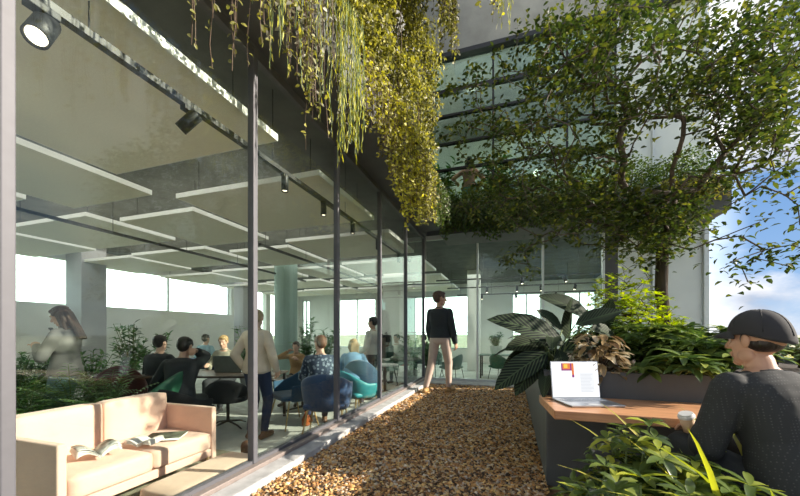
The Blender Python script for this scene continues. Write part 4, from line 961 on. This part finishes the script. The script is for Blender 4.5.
# ---- the terrace tree
def terrace_tree():
    base = Vector((1.62, 4.45, .69))
    t = thing('tree', 'tall leafy multi-branched tree growing out of the outdoor planter box', 'tree', base)
    root = [base, (1.59, 4.45, 1.1), (1.55, 4.45, 1.5), (1.56, 4.45, 1.9), (1.62, 4.44, 2.3), (1.64, 4.42, 2.55), (1.63, 4.40, 2.8)]
    # masses of the crown, by where they stand: (px, py, depth, radius px x, y, radius depth, count)
    cl_ = [(610, 110, 4.0, 120, 90, .9, 200), (560, 175, 4.1, 80, 48, .6, 80), (690, 60, 3.6, 110, 80, .9, 170), (560, 60, 4.2, 70, 55, .6, 70), (620, 30, 4.0, 90, 50, .9, 90), (480, 115, 4.6, 48, 55, .35, 42), (505, 170, 4.5, 40, 40, .3, 26),
           (650, 225, 3.9, 60, 38, .6, 70), (760, 90, 3.2, 60, 60, .7, 80), (775, 120, 3.1, 40, 60, .5, 50), (780, 30, 3.1, 60, 50, .6, 60), (700, 170, 3.3, 50, 22, .5, 30), (560, 215, 4.0, 55, 20, .4, 26), (520, 255, 4.2, 28, 14, .2, 10), (720, 140, 3.6, 60, 40, .5, 50), (655, 218, 3.5, 62, 34, .3, 110), (590, 205, 3.9, 60, 24, .5, 50), (600, 235, 3.8, 70, 14, .3, 22), (500, 200, 4.3, 50, 30, .3, 36)]
    tg = []; lvp = []
    for px, py, D, rx, ry, rd, n in cl_:
        for _ in range(n):
            v = rdir(); r = random.random()**.45; qx, qy = px+v.x*rx*r, py+v.z*ry*r
            if ((qx-672)/44)**2+((qy-158)/36)**2 < 1 and random.random() < .88: continue
            if ((qx-640)/30)**2+((qy-60)/26)**2 < 1 and random.random() < .6: continue
            tg.append(atD(qx, qy, max(2.2, D+v.y*rd*r)))
    # sparse sprays at the right
    spray = [atD(x, y, D) for x, y, D in ((730, 262, 2.9), (742, 268, 2.85), (755, 258, 2.8), (772, 262, 2.75), (788, 266, 2.7), (748, 282, 2.8), (765, 250, 2.8), (790, 245, 2.7), (728, 206, 2.9), (745, 196, 2.9), (762, 186, 2.8), (785, 195, 2.7), (798, 205, 2.7), (740, 236, 2.9), (760, 222, 2.9), (800, 225, 2.7), (775, 172, 2.8), (810, 250, 2.6), (810, 180, 2.6), (735, 175, 2.9), (795, 158, 2.7),
             (530, 268, 4.2), (508, 262, 4.2), (715, 240, 3.1), (700, 215, 3.3), (690, 250, 3.4), (640, 262, 3.8), (668, 255, 3.7), (625, 250, 3.9))]
    nodes, par = tree_skeleton(root, tg+spray, .16)
    big, small, rad = skel_mesh(nodes, par, .0042, 2.25, .062)
    for m_ in (big, small): m_.v = [tuple(Vector(v)-base) for v in m_.v]
    big.build('trunk', M['bark'], t, True); small.build('twigs', M['bark'], t, True)
    lv = Leaves(); sp_ = set(tuple(round(c, 4) for c in s) for s in spray)
    for i, nd in enumerate(nodes):
        if rad[i] > .0085: continue
        d0 = (nd-nodes[par[i]]).normalized(); tip = rad[i] <= .0043
        for _ in range(4 if tip else 2):
            d = (d0*.5+rdir(-.5, .6)).normalized(); p_ = nd+rdir()*rnd(0, .07)
            lv.add(p_, d, U+rdir()*.45, rnd(.045, .085), rnd(.026, .044), rnd(.2, 1.0), min(1, max(0, random.gauss(.42, .25))))
    n_end = [T for T in tg+spray]
    for T in n_end:
        for _ in range(12):
            p_ = T+rdir()*rnd(.02, .20); lv.add(p_, (rdir(-.6, .5)), U+rdir()*.5, rnd(.045, .085), rnd(.026, .044), rnd(.2, 1.0), min(1, max(0, random.gauss(.42, .27))))
    lv.build('foliage', PM['tree'], t, origin=base)
terrace_tree()
# ---- generic shrub with umbrella leaves
def umbrella_shrub(loc, label, stems, hgt, rad, ln, wd, mat, group=None, per=5, n=7, name='umbrella_plant', lo=.25, sk=.5, lean=(0, 0)):
    t = thing(name, label, 'shrub', loc, 0, group); st_ = MB(); lv = Leaves()
    for s in range(stems):
        a = rnd(0, 2*PI); r = rad*math.sqrt(random.random()); h = hgt*rnd(.65, 1.0)*(1-.35*(r/rad)**2)
        top = Vector((math.cos(a)*r+lean[0]*h, math.sin(a)*r+lean[1]*h, h)); b = Vector((math.cos(a)*r*.25, math.sin(a)*r*.25, 0)); mid = b.lerp(top, .5)+Vector((0, 0, h*.12))
        pts = [b*(1-u)**2+mid*2*u*(1-u)+top*u*u for u in [i/7 for i in range(8)]]
        st_.tube(pts, [.008-.0045*i/7 for i in range(8)], 6)
        for q in range(per):
            u = lo+(1-lo)*(q+1)/per; i = min(6, int(u*7)); f = u*7-i; p = pts[i].lerp(pts[i+1], f)
            if q == per-1: e = p+U*.02; ax = (U+rdir()*.3)
            else:
                d = (rdir(-.1, .5)+Vector((math.cos(a), math.sin(a), 0))*.5).normalized(); e = p+d*rnd(.06, .13)*(ln/.12); st_.tube([p, p.lerp(e, .5)+U*.01, e], .0025, 5); ax = (d*.5+U)
            whorl(lv, e, ax, n, ln, wd, .6, 1.25)
    st_.build('stems', M['stem'], t, True); lv.build('leaves', mat, t, hi=ln > .10)
    return t
def W3(px, py, D): return atD(px, py, D)
SZ = .70
def on_soil(px, D): p = atD(px, 333, D); p.z = SZ; return p
umbrella_shrub(on_soil(632, 3.25), 'dense green umbrella plant in the planter, left of the tree trunk', 26, .50, .42, .13, .042, PM['scheff'])
umbrella_shrub(on_soil(678, 2.95), 'dense green umbrella plant in the planter, right in front of the tree trunk', 28, .42, .40, .13, .042, PM['scheff'])
umbrella_shrub(on_soil(715, 3.0), 'green umbrella plant in the planter behind the cup', 22, .42, .36, .13, .042, PM['scheff'])
umbrella_shrub(on_soil(672, 2.52), 'dark umbrella plant whose big leaves hang over the planter edge above the desk', 8, .17, .14, .16, .05, PM['scheff'], per=3, lean=(0, -.7))
umbrella_shrub(on_soil(716, 2.55), 'small umbrella plant at the planter edge beside the man in the cap', 10, .32, .18, .14, .045, PM['scheff'], per=4)
umbrella_shrub(on_soil(600, 4.4), 'green umbrella plant at the back of the planter behind the striped leaves', 16, .55, .35, .12, .04, PM['scheff'])
# lime shrub
def lime_bush(loc, label, hgt, rad, n, ln=.065, name='lime_shrub', mat=None, flat=.8, stemr=.02):
    t = thing(name, label, 'shrub', loc); c = Vector((0, 0, hgt*.62)); tg = []
    for _ in range(n):
        v = rdir(-.8, 1); r = random.random()**.4; tg.append(c+Vector((v.x*rad*r, v.y*rad*r, v.z*hgt*.42*r)))
    nodes, par = tree_skeleton([Vector((0, 0, 0)), Vector((.01, 0, hgt*.12)), Vector((0, .01, hgt*.22)), Vector((0, 0, hgt*.3))], tg, .08)
    big, small, rd_ = skel_mesh(nodes, par, .0022, 2.2, stemr)
    big.v and big.build('trunk', M['stemb'], t, True); small.build('twigs', M['stemb'], t, True)
    lv = Leaves()
    for T in tg: whorl(lv, T, U+rdir()*.5, random.choice((4, 5, 6)), ln, ln*.42, .5, 1.15)
    lv.build('leaves', mat or PM['lime'], t, hi=False); return t
lime_bush(on_soil(622, 3.9), 'tall lime green shrub glowing left of the tree trunk', 1.12, .38, 190)
lime_bush(on_soil(645, 3.55), 'bright yellow-green shrub at the foot of the tree', .74, .34, 140)
lime_bush(on_soil(672, 3.6), 'small yellow-green shrub right of the tree trunk', .56, .28, 80)
# large striped plant
def striped_plant():
    base = on_soil(556, 3.02); t = thing('prayer_plant', 'large arching plant with dark green striped leaves at the planter corner', 'plant', base)
    lv = Leaves(); st_ = MB(); b = Vector(base)
    # (leaf root, leaf tip direction target, length, width)
    spec = [((560, 352), (605, 345), 3.0, .3), ((565, 345), (500, 325), 2.9, .5), ((548, 352), (505, 392), 2.8, .5), ((575, 325), (622, 312), 2.95, .2), ((562, 330), (540, 312), 3.1, .2), ((590, 318), (545, 298), 3.1, .4),
            ((585, 345), (612, 380), 2.85, .6), ((545, 350), (520, 392), 2.95, .3), ((560, 350), (545, 382), 3.1, .5), ((575, 350), (590, 372), 3.1, .5), ((555, 340), (515, 352), 3.1, .4), ((590, 330), (628, 345), 3.0, .6), ((570, 340), (565, 300), 3.25, .2), ((545, 345), (508, 372), 3.2, .5), ((600, 340), (610, 300), 3.3, .3)]
    for (x0, y0), (x1, y1), D, dr in spec:
        p0 = atD(x0, y0, D); p1 = atD(x1, y1, D+rnd(-.25, .1)); d = p1-p0; L_ = d.length*1.08
        d = (d.normalized()+U*dr*.55).normalized()
        side = d.cross(Vector((rnd(-.2, .2), -.75, .66))).normalized(); nrm = side.cross(d)
        lv.add(p0-b, d, nrm if nrm.z > 0 else -nrm, L_, L_*.30+.05, dr*1.3, random.random())
        g0 = b+Vector((rnd(-.06, .06), rnd(-.06, .06), 0)); st_.tube([g0-b, g0.lerp(p0, .5)+U*.04-b, p0-b], [.009, .007, .005], 7)
    for i in range(26):
        a = rnd(0, 2*PI); e = Vector((math.cos(a)*rnd(.05, .30), math.sin(a)*rnd(.05, .25), rnd(.0, .34))); lv.add(e, Vector((math.cos(a), math.sin(a), rnd(-.5, .7))), U+Vector((math.cos(a), math.sin(a), 0))*.5, rnd(.24, .40), rnd(.09, .14), rnd(.5, 1.5), random.random())
        st_.tube([(0, 0, 0), e*.5+U*.05, e], [.007, .006, .004], 6)
    st_.build('stems', M['stem'], t, True); lv.build('leaves', PM['dark'], t, hi=True, fold=.12)
striped_plant()
p = on_soil(598, 2.75); t = thing('bronze_croton', 'bushy plant with overlapping bronze and cream leaves behind the laptop', 'plant', p); lv = Leaves(); st_ = MB()
for i in range(150):
    a = rnd(0, 2*PI); h = rnd(.0, .34); r = .02+.16*math.sqrt(max(0, 1-(h/.38)**2))*rnd(.5, 1); e = Vector((math.cos(a)*r, math.sin(a)*r, h)); lv.add(e, Vector((math.cos(a), math.sin(a), rnd(-.5, .35))), U+Vector((math.cos(a), math.sin(a), 0))*.6, rnd(.09, .14), rnd(.045, .065), rnd(.3, 1.1), random.random())
    if i % 5 == 0: st_.tube([(0, 0, 0), e], .004, 5)
st_.build('stems', M['stemb'], t, True); lv.build('leaves', PM['pale'], t, hi=True)
# more greens behind the desk man, hedges at the right edge
for i, (px, D, hg, lab) in enumerate([(775, 3.6, .22, 'low dark shrub behind the shoulder of the man in the cap'), (800, 3.4, .22, 'low dark shrub at the end of the planter by the meadow'), (745, 3.8, .28, 'low shrub behind the back of the black cap')]):
    lime_bush(on_soil(px, D), lab, hg+.05, .30, 90, .06, 'low_shrub', PM['scheff'])
# foreground bed
fb = thing('planter_bed', 'low soil bed with graphite edging in front of the desk', 'planter', (1.0, 1.45, -.075))
MB().box(-.70, .9, -.7, .34, 0, .06).build('soil', M['soil'], fb)
MB().box(-.72, -.70, -.72, .36, 0, .09).box(-.70, .9, .34, .36, 0, .09).box(.9, .92, -.72, .36, 0, .09).box(-.7, .9, -.72, -.70, 0, .09).build('edging', M['planter'], fb)
def gsoil(px, D, z=-.015): p = atD(px, 333, D); p.z = z; return p
umbrella_shrub(gsoil(622, 1.62), 'young umbrella plant with one tall stem in front of the desk', 8, .76, .16, .095, .034, PM['front'], per=5, n=6, lo=.55)
umbrella_shrub(gsoil(668, 1.50), 'spreading umbrella plant in the middle of the foreground bed', 18, .59, .26, .12, .036, PM['front'], per=4, n=7, lo=.5)
umbrella_shrub(gsoil(585, 1.45), 'low leafy umbrella plant at the left corner of the foreground bed', 10, .55, .18, .10, .034, PM['front'], per=4, n=6, lo=.5)
umbrella_shrub(gsoil(720, 1.38), 'dense umbrella plant in front of the seated man', 14, .53, .20, .13, .038, PM['front'], per=4, n=7, lo=.5)
umbrella_shrub(gsoil(640, 1.25), 'low dark green umbrella plant at the bottom edge of the picture', 14, .52, .22, .12, .038, PM['front'], per=4, n=7, lo=.4)
def strap_plant(loc, label, n, ln, wd, mat, name='strap_grass', spread=.9, droop=1.7):
    t = thing(name, label, 'plant', loc); lv = Leaves()
    for i in range(n):
        a = rnd(0, 2*PI); s = rnd(.1, spread); d = Vector((math.cos(a)*math.sin(s), math.sin(a)*math.sin(s), math.cos(s)))
        lv.add(Vector((math.cos(a), math.sin(a), 0))*.03, d, U*.2-Vector((math.cos(a), math.sin(a), 0)) if False else Vector((-math.cos(a), -math.sin(a), .3)), ln*rnd(.6, 1.1), wd*rnd(.7, 1.1), -droop*rnd(.6, 1.2) if False else droop*rnd(.6, 1.2), random.random())
    lv.build('blades', mat, t, hi=True, fold=.25); return t
strap_plant(gsoil(735, 1.38), 'yellow-green strap-leaved plant arching in front of the blazer', 44, .85, .026, PM['strap'], spread=.5, droop=1.2)
strap_plant(gsoil(790, 1.36), 'yellow-green strap-leaved plant at the lower right corner', 44, .85, .026, PM['strap'], spread=.5, droop=1.2)
strap_plant(gsoil(690, 1.22), 'pale variegated strap-leaved plant low in the foreground bed', 20, .5, .02, PM['strap'], spread=.5, droop=1.2)
# ---- hedge in the far trough
def hedge(name, label, x0, x1, y0, y1, z0, z1, n, mat, hang=0, ln=.05):
    base = Vector(((x0+x1)/2, (y0+y1)/2, z0)); t = thing(name, label, 'hedge', base); lv = Leaves(); tw = MB()
    P = np.stack([RNG.uniform(x0, x1, n), RNG.uniform(y0, y1, n), RNG.uniform(0, 1, n)], 1)
    prof = .78+.22*np.sin(P[:, 0]*5.1)*np.sin(P[:, 0]*2.3+1)+RNG.normal(0, .07, n); P[:, 2] = z0+(z1-z0)*P[:, 2]**.7*prof
    D_ = RNG.normal(0, 1, (n, 3)); D_[:, 2] = np.abs(D_[:, 2])*.6; Un = RNG.normal(0, .5, (n, 3)); Un[:, 2] += 1
    lv.addn(P-np.array(base), D_, Un, RNG.uniform(.7, 1.2, n)*ln, RNG.uniform(.8, 1.1, n)*ln*.55, RNG.uniform(.1, .7, n), RNG.uniform(0, 1, n))
    for i in range(int((x1-x0)*14)):
        x = rnd(x0, x1)-base.x; y = rnd(y0, y1)-base.y; tw.tube([(x*.98, y*.5, 0), (x, y*.8, (z1-z0)*.4), (x+rnd(-.05, .05), y, (z1-z0)*.75)], .005, 5)
    tw.build('stems', M['stemb'], t); lv.build('leaves', mat, t); return t
hedge('hedge', 'dense dark hedge growing in the trough, left part under the pink blouse', -1.36, .4, 6.80, 7.80, 3.52, 4.10, 7500, PM['hedge'])
hedge('hedge', 'dense dark hedge growing in the trough, right part behind the tree crown', .4, 3.3, 6.80, 7.80, 3.52, 4.15, 9000, PM['hedge'])
# ---- hanging plants
def hanging(name, label, x, y0, y1, ztop, ends, n, mat, ln, wd, stemm, step=.035, out=.12, droop=.4, leafy=2, group=None, hg=0, col=(.5, .25), xs=.05):
    """n strands between y0 and y1; ends(u) gives the lowest z; they spill over the lip and hang"""
    base = Vector((x, (y0+y1)/2, ztop)); t = thing(name, label, 'hanging plant', base, 0, group); st_ = MB(); lv = Leaves()
    for i in range(n):
        u = random.random(); y = y0+(y1-y0)*u; ze = ztop-(ztop-ends(u))*rnd(.45, 1.0)**.7; o = rnd(.3, 1)*out; xx = x+rnd(-xs, xs)
        st = Vector((x-.10-rnd(0, .1), y, ztop-.02)); lip = Vector((xx+o*.4, y+rnd(-.04, .04), ztop+rnd(.02, .08))); pts = [st, lip, Vector((xx+o, y+rnd(-.06, .06), ztop-.12))]
        z = ztop-.12; px_, py_ = xx+o, pts[-1].y
        while z > ze:
            z -= step*3; px_ += rnd(-.012, .012); py_ += rnd(-.012, .012); pts.append(Vector((px_, py_, z)))
        st_.tube([p-base for p in pts], .0022, 4)
        for a_, b_ in zip(pts[1:-1], pts[2:]):
            L_ = (b_-a_).length; m = max(1, int(L_/step*leafy/2))
            for q in range(m):
                p_ = a_.lerp(b_, random.random()); d = rdir(-.9, .2) if not hg else (Vector((rnd(-.25, .25), rnd(-.25, .25), -1)))
                lv.add(p_-base+rdir()*.01, d, Vector((1, -.4, .5))+rdir()*.7 if not hg else rdir(), ln*rnd(.6, 1.15), wd*rnd(.7, 1.1), droop*rnd(.3, 1.4), min(1, max(0, random.gauss(*col))))
    st_.build('stems', stemm, t); lv.build('leaves', mat, t); return t
# golden mass over the trough (the lowest tips follow the photo)
lipx = -1.42; TZ_ = 3.74
interp = lambda xs, zs: (lambda y: float(np.interp(y, xs, zs)))
def hl_(name, label, y0, y1, f, n, mat, ln, wd, sm, **k): hanging(name, label, lipx, y0, y1, TZ_, lambda u: f(y0+(y1-y0)*u), n, mat, ln, wd, sm, **k)
low = interp([2.9, 3.3, 3.7, 4.3, 4.8, 5.3, 6.0, 7.0], [3.25, 3.0, 2.75, 2.50, 2.62, 2.85, 3.0, 3.15])
hl_('hanging_creeper', 'bright golden creeper hanging lowest from the left trough', 3.7, 4.7, low, 80, PM['yellow'], .055, .038, M['stemb'], col=(.58, .27), out=.28, leafy=2.8)
hl_('hanging_creeper', 'golden creeper with reddish stems left of the lowest golden one', 2.9, 3.7, low, 44, PM['yellow'], .05, .034, M['stemb'], col=(.42, .27), out=.2, leafy=2.4)
hl_('hanging_creeper', 'olive green creeper hanging right of the golden mass', 4.6, 5.6, low, 66, PM['olive'], .055, .036, M['stemb'], col=(.6, .27), out=.28, leafy=2.8)
hl_('hanging_creeper', 'dark olive creeper at the corner next to the far trough', 5.5, 7.1, low, 90, PM['hedge'], .055, .036, M['stemb'], out=.30, leafy=2.8)
hl_('hanging_creeper', 'grey-brown creeper with rounded leaves above the second bay', 1.5, 2.6, lambda y: 2.72, 34, PM['grey'], .042, .03, M['stemb'], out=.16, leafy=1.7)
hl_('hanging_creeper', 'thin ochre creeper dangling before the dark ceiling, lowest of the left bays', 2.0, 2.25, lambda y: 2.2, 6, PM['olive'], .04, .026, M['stemb'], out=.12, leafy=1.9, col=(.62, .2))
hl_('hanging_creeper', 'sparse brown creeper at the upper left corner over the big raft', 1.15, 1.5, lambda y: 2.42, 12, PM['olive'], .032, .02, M['stemb'], out=.1, leafy=1.6, col=(.4, .2))
hl_('hanging_creeper', 'olive creeper mixed among the whips above the thick mullion', 1.45, 2.1, lambda y: 2.55, 22, PM['olive'], .038, .026, M['stemb'], out=.18, leafy=1.9, col=(.5, .25))
hl_('whip_plant', 'dense yellow-green curtain of thin whips hanging before the soffit', 2.25, 2.68, lambda y: 2.56, 50, PM['whip'], .075, .009, M['stem'], out=.22, leafy=1.9, hg=1, droop=.1)
hl_('whip_plant', 'thin yellow-green whips hanging left of the dense curtain', 1.5, 2.2, lambda y: 2.6, 22, PM['whip'], .065, .008, M['stem'], out=.2, leafy=1.8, hg=1, droop=.1)
# bushy growth standing in the trough and climbing up the wall behind it
def climber(label, y0, y1, z1, n, mat, ln, x0=-1.9, x1=-1.22, tilt=.0):
    base = Vector((-1.6, (y0+y1)/2, 3.72)); t = thing('climbing_shrub', label, 'shrub', base); lv = Leaves(); tw = MB()
    Y_ = RNG.uniform(y0, y1, n); Z_ = RNG.uniform(3.66, z1, n); lump = .55+.45*np.sin(Y_*4.3+Z_*2.1)*np.sin(Z_*3.7-Y_*1.3)
    X_ = x0+.04+(x1-x0)*np.clip(lump, .1, 1)*RNG.uniform(.55, 1.05, n)
    D_ = RNG.normal(0, 1, (n, 3)); D_[:, 0] = np.abs(D_[:, 0])*.8; D_[:, 2] -= .4; Un = RNG.normal(0, .5, (n, 3)); Un[:, 0] += .9; Un[:, 2] += .5
    lv.addn(np.stack([X_, Y_, Z_], 1)-np.array(base), D_, Un, RNG.uniform(.7, 1.2, n)*ln, RNG.uniform(.8, 1.1, n)*ln*.6, RNG.uniform(.1, .8, n), np.clip(RNG.normal(.45, .27, n), 0, 1))
    for i in range(int((y1-y0)*9)):
        y = rnd(y0, y1)-base.y; p = Vector((rnd(-.15, .1), y, 0)); pts = [p]; 
        while p.z < z1-3.85: p = p+Vector((rnd(-.05, .05), rnd(-.07, .07), .22)); p.x = max(-.30, min(.15, p.x)); pts.append(p)
        tw.tube(pts, [.008*(1-.7*q/len(pts)) for q in range(len(pts))], 5)
    tw.build('stems', M['stemb'], t); lv.build('leaves', mat, t)
climber('olive shrub climbing the upper wall over the second and third bays', 1.7, 3.1, 6.2, 9000, PM['olive'], .06)
climber('brownish olive shrub climbing the upper wall above the golden creepers', 3.1, 4.6, 6.6, 9500, PM['olive'], .06)
climber('dark green shrub climbing the upper wall near the glass corner', 4.6, 6.6, 6.9, 10000, PM['olive'], .065)
climber('grey-brown shrub standing in the trough over the first bay', .9, 1.7, 5.2, 2500, PM['grey'], .05)
# creepers that spill from the far trough (they hang along its front)
def spill(label, x0, x1, f, n, mat):
    y = 6.88; base = Vector(((x0+x1)/2, y, 3.5)); t = thing('hanging_creeper', label, 'hanging plant', base); st_ = MB(); lv = Leaves()
    for i in range(n):
        x = rnd(x0, x1); ze = 3.55-(3.55-f(x))*rnd(.4, 1); o = rnd(.03, .16); pts = [Vector((x, y+.12, 3.52)), Vector((x, y-o*.5, 3.6)), Vector((x, y-o, 3.45))]; z = 3.45
        while z > ze: z -= .1; pts.append(Vector((x+rnd(-.03, .03), y-o+rnd(-.02, .02), z)))
        st_.tube([p-base for p in pts], .0025, 4)
        for a_, b_ in zip(pts[1:-1], pts[2:]):
            for q in range(5): lv.add(a_.lerp(b_, random.random())-base+rdir()*.03, rdir(-.9, .3), Vector((.2, -1, .6))+rdir()*.6, rnd(.04, .075), rnd(.025, .04), .4, min(1, max(0, random.gauss(.4, .25))))
    st_.build('stems', M['stemb'], t); lv.build('leaves', mat, t)
spill('dark creeper spilling over the front of the far trough, left of the tree crown', -1.35, .1, lambda x: 2.98+.08*math.sin(x*5), 230, PM['hedge'])
spill('green creeper spilling over the front of the far trough under the tree crown', .1, 1.6, lambda x: 3.06, 200, PM['tree'])
spill('golden creeper spilling over the right end of the far trough', 2.4, 3.3, lambda x: 3.3, 110, PM['yellow'])
# from the upper ledge
lx = -.38; LZ = 7.22
hanging('whip_plant', 'long yellow-green whips falling from the upper ledge beside the golden creeper', lx, 3.2, 4.6, LZ, lambda u: 4.5+.8*u, 40, PM['whip'], .10, .009, M['stem'], step=.06, out=.25, leafy=1.8, hg=1, droop=.1)
hanging('whip_plant', 'sparse yellow-green whips falling before the concrete parapet', lx+.1, 4.4, 5.5, LZ, lambda u: 5.3+.4*u, 34, PM['whip'], .11, .010, M['stem'], step=.06, out=.3, leafy=1.8, hg=1, droop=.1)
hanging('hanging_creeper', 'olive creeper hanging from the upper ledge above the corner', lx-.3, 3.3, 4.6, LZ, lambda u: 5.0+.3*u, 60, PM['olive'], .075, .05, M['stemb'], step=.05, out=.4, leafy=2.4)
hanging('hanging_creeper', 'yellow-tipped creeper hanging from the upper ledge at the top edge', lx, 4.6, 5.8, LZ, lambda u: 6.1, 40, PM['yellow'], .07, .045, M['stemb'], step=.05, out=.3, leafy=2.2, col=(.4, .25))
hanging('hanging_creeper', 'dark leafy creeper falling long from the upper ledge before the glass corner', lx-.75, 4.3, 5.9, LZ, lambda u: 5.4+.3*u, 70, PM['olive'], .07, .045, M['stemb'], step=.05, out=.3, leafy=2.4, col=(.35, .25))
# ---- indoor plants
def indoor(loc, label, hgt, rad, n, ln, wd, name='potted_plant', mat=None, pot=True, potm=None, potr=.17, poth=.34):
    t = thing(name, label, 'plant', loc); z0 = poth if pot else 0
    if pot:
        MB().lathe([(potr*.75, 0), (potr*.98, poth), (potr*.9, poth), (potr*.86, poth-.04)], (0, 0, 0), 24).build('pot', potm or M['pot'], t)
    st_ = MB(); lv = Leaves()
    for s in range(n):
        a = rnd(0, 2*PI); r = rad*math.sqrt(random.random()); top = Vector((math.cos(a)*r, math.sin(a)*r, z0-.03+(hgt-z0)*rnd(.5, 1))); b = Vector((math.cos(a)*.03, math.sin(a)*.03, z0-.05)); mid = Vector((top.x*.35, top.y*.35, top.z*.7))
        pts = [b*(1-u)**2+mid*2*u*(1-u)+top*u*u for u in [i/8 for i in range(9)]]; st_.tube(pts, .005, 5)
        for i in range(2, 9):
            for q in (0, 1, 2):
                d = (pts[i]-pts[i-1]).normalized(); dd = (rdir(-.3, .6)+d*.5).normalized(); lv.add(pts[i].lerp(pts[i-1], random.random()), dd, U+rdir()*.3, ln*rnd(.7, 1.1), wd*rnd(.8, 1.1), rnd(.3, 1.1), random.random())
    st_.build('stems', M['stem'], t); lv.build('leaves', mat or PM['inside'], t); return t
def frond_plant(loc, label, n, ln, mat, name='potted_fern', hgt=.3):
    t = thing(name, label, 'plant', loc); MB().lathe([(.13, 0), (.17, hgt), (.155, hgt), (.15, hgt-.03)], (0, 0, 0), 22).build('pot', M['pot'], t); lv = Leaves(); st_ = MB()
    for i in range(n):
        a = rnd(0, 2*PI); s = rnd(.15, 1.15); p = Vector((0, 0, hgt)); d = Vector((math.cos(a)*math.sin(s), math.sin(a)*math.sin(s), math.cos(s))); L_ = ln*rnd(.6, 1.1); pts = [p.copy()]; K = 16
        for q in range(K):
            d = (d-U*.07).normalized(); p = p+d*L_/K; pts.append(p.copy()); sd_ = d.cross(U).normalized()
            for s2 in (-1, 1): lv.add(p, sd_*s2+d*.55, U+rdir()*.2, L_*.22*math.sin(PI*(q+2)/(K+3)), L_*.035, .5, random.random())
        st_.tube(pts, .003, 4)
    st_.build('stems', M['stem'], t); lv.build('leaves', mat, t); return t
for px, D, lab in ((28, 3.55, 'full dark green fern behind the near end of the sofa'), (72, 3.75, 'full dark green fern in front of the woman with the phone'), (108, 3.6, 'dark green fern behind the middle of the sofa')):
    frond_plant(at(px, D), lab, 42, .62, PM['fern'], hgt=.42)
indoor(at(40, 4.6), 'tall leafy dark plant by the grey wall, left of the woman with the phone', 1.15, .42, 26, .13, .05)
indoor(at(12, 4.3), 'leafy dark plant cut by the near post at the left edge', 1.1, .4, 22, .13, .05)
indoor(at(92, 5.4), 'leafy plant right of the woman with the phone', 1.2, .3, 18, .12, .045)
indoor(at(132, 6.6), 'tall leafy potted plant left of the work table, darker of the pair', 1.62, .32, 22, .16, .055)
indoor(at(153, 6.9), 'leafy potted plant just behind the dark-haired heads', 1.42, .30, 18, .16, .055)
indoor(at(306, 8.8), 'tall potted plant with long leaves next to the round column', 1.75, .3, 18, .2, .06)
indoor(at(325, 8.4), 'bushy potted plant behind the auburn-haired person', 1.5, .38, 24, .18, .055)
indoor(at(246, 9.0), 'tall plant partly hidden by the woman in the cream jacket', 1.6, .3, 16, .18, .055)
indoor(at(412, 9.4), 'leafy potted plant in the glass corner left of the standing man', 1.4, .35, 22, .15, .05)
indoor(at(428, 9.9), 'leafy potted plant hidden behind the standing man outside', 1.2, .35, 20, .15, .05)
p = atD(496, 333, 10.4); p.z = FZ+.70; pb = indoor(p, 'small leafy plant in a white box on the pale table', .72, .22, 14, .13, .05, 'boxed_plant', PM['inside'], True, M['potw'], .2, .26)
indoor(at(545, 11.5), 'tall leafy plant in the far wing seen above the striped leaves', 1.8, .3, 18, .15, .05)
indoor(Vector((atY(440, 170, 8.7).x, 8.7, 3.6)), 'leafy plant in the upper room left of the pink blouse', 1.75, .45, 22, .26, .10)
indoor(Vector((atY(497, 150, 9.0).x, 9.0, 3.6)), 'dark leafy plant in the upper room right of the pink blouse', 1.9, .35, 18, .24, .09)
# shrubs of the landscape outside and beyond the terrace
def dune(loc, label, n, w, h):
    t = thing('dune_shrub', label, 'bush', loc, 0, 'bushes on the meadow'); lv = Leaves(); P = RNG.normal(0, 1, (n, 3))*np.array([w, w, h*.35]); P[:, 2] = np.abs(P[:, 2]); D_ = RNG.normal(0, 1, (n, 3)); Un = RNG.normal(0, .5, (n, 3)); Un[:, 2] += 1
    lv.addn(P, D_, Un, .55, .25, .4, RNG.uniform(0, 1, n)); lv.build('foliage', PM['dry'], t); MB().tube([(0, 0, -.2), (0, 0, h*.5)], .08, 6).build('stem', M['bark'], t)
spots = []
while len(spots) < 16:
    px = rnd(705, 830); D = rnd(26, 120); p = atD(px, 333, D)
    if all((p.xy-q.xy).length > 9 for q in spots): spots.append(p)
for p in spots: p.z = -6; dune(p, 'dry olive bush out on the meadow beyond the terrace', 220, rnd(1.0, 1.7), rnd(1, 1.8))
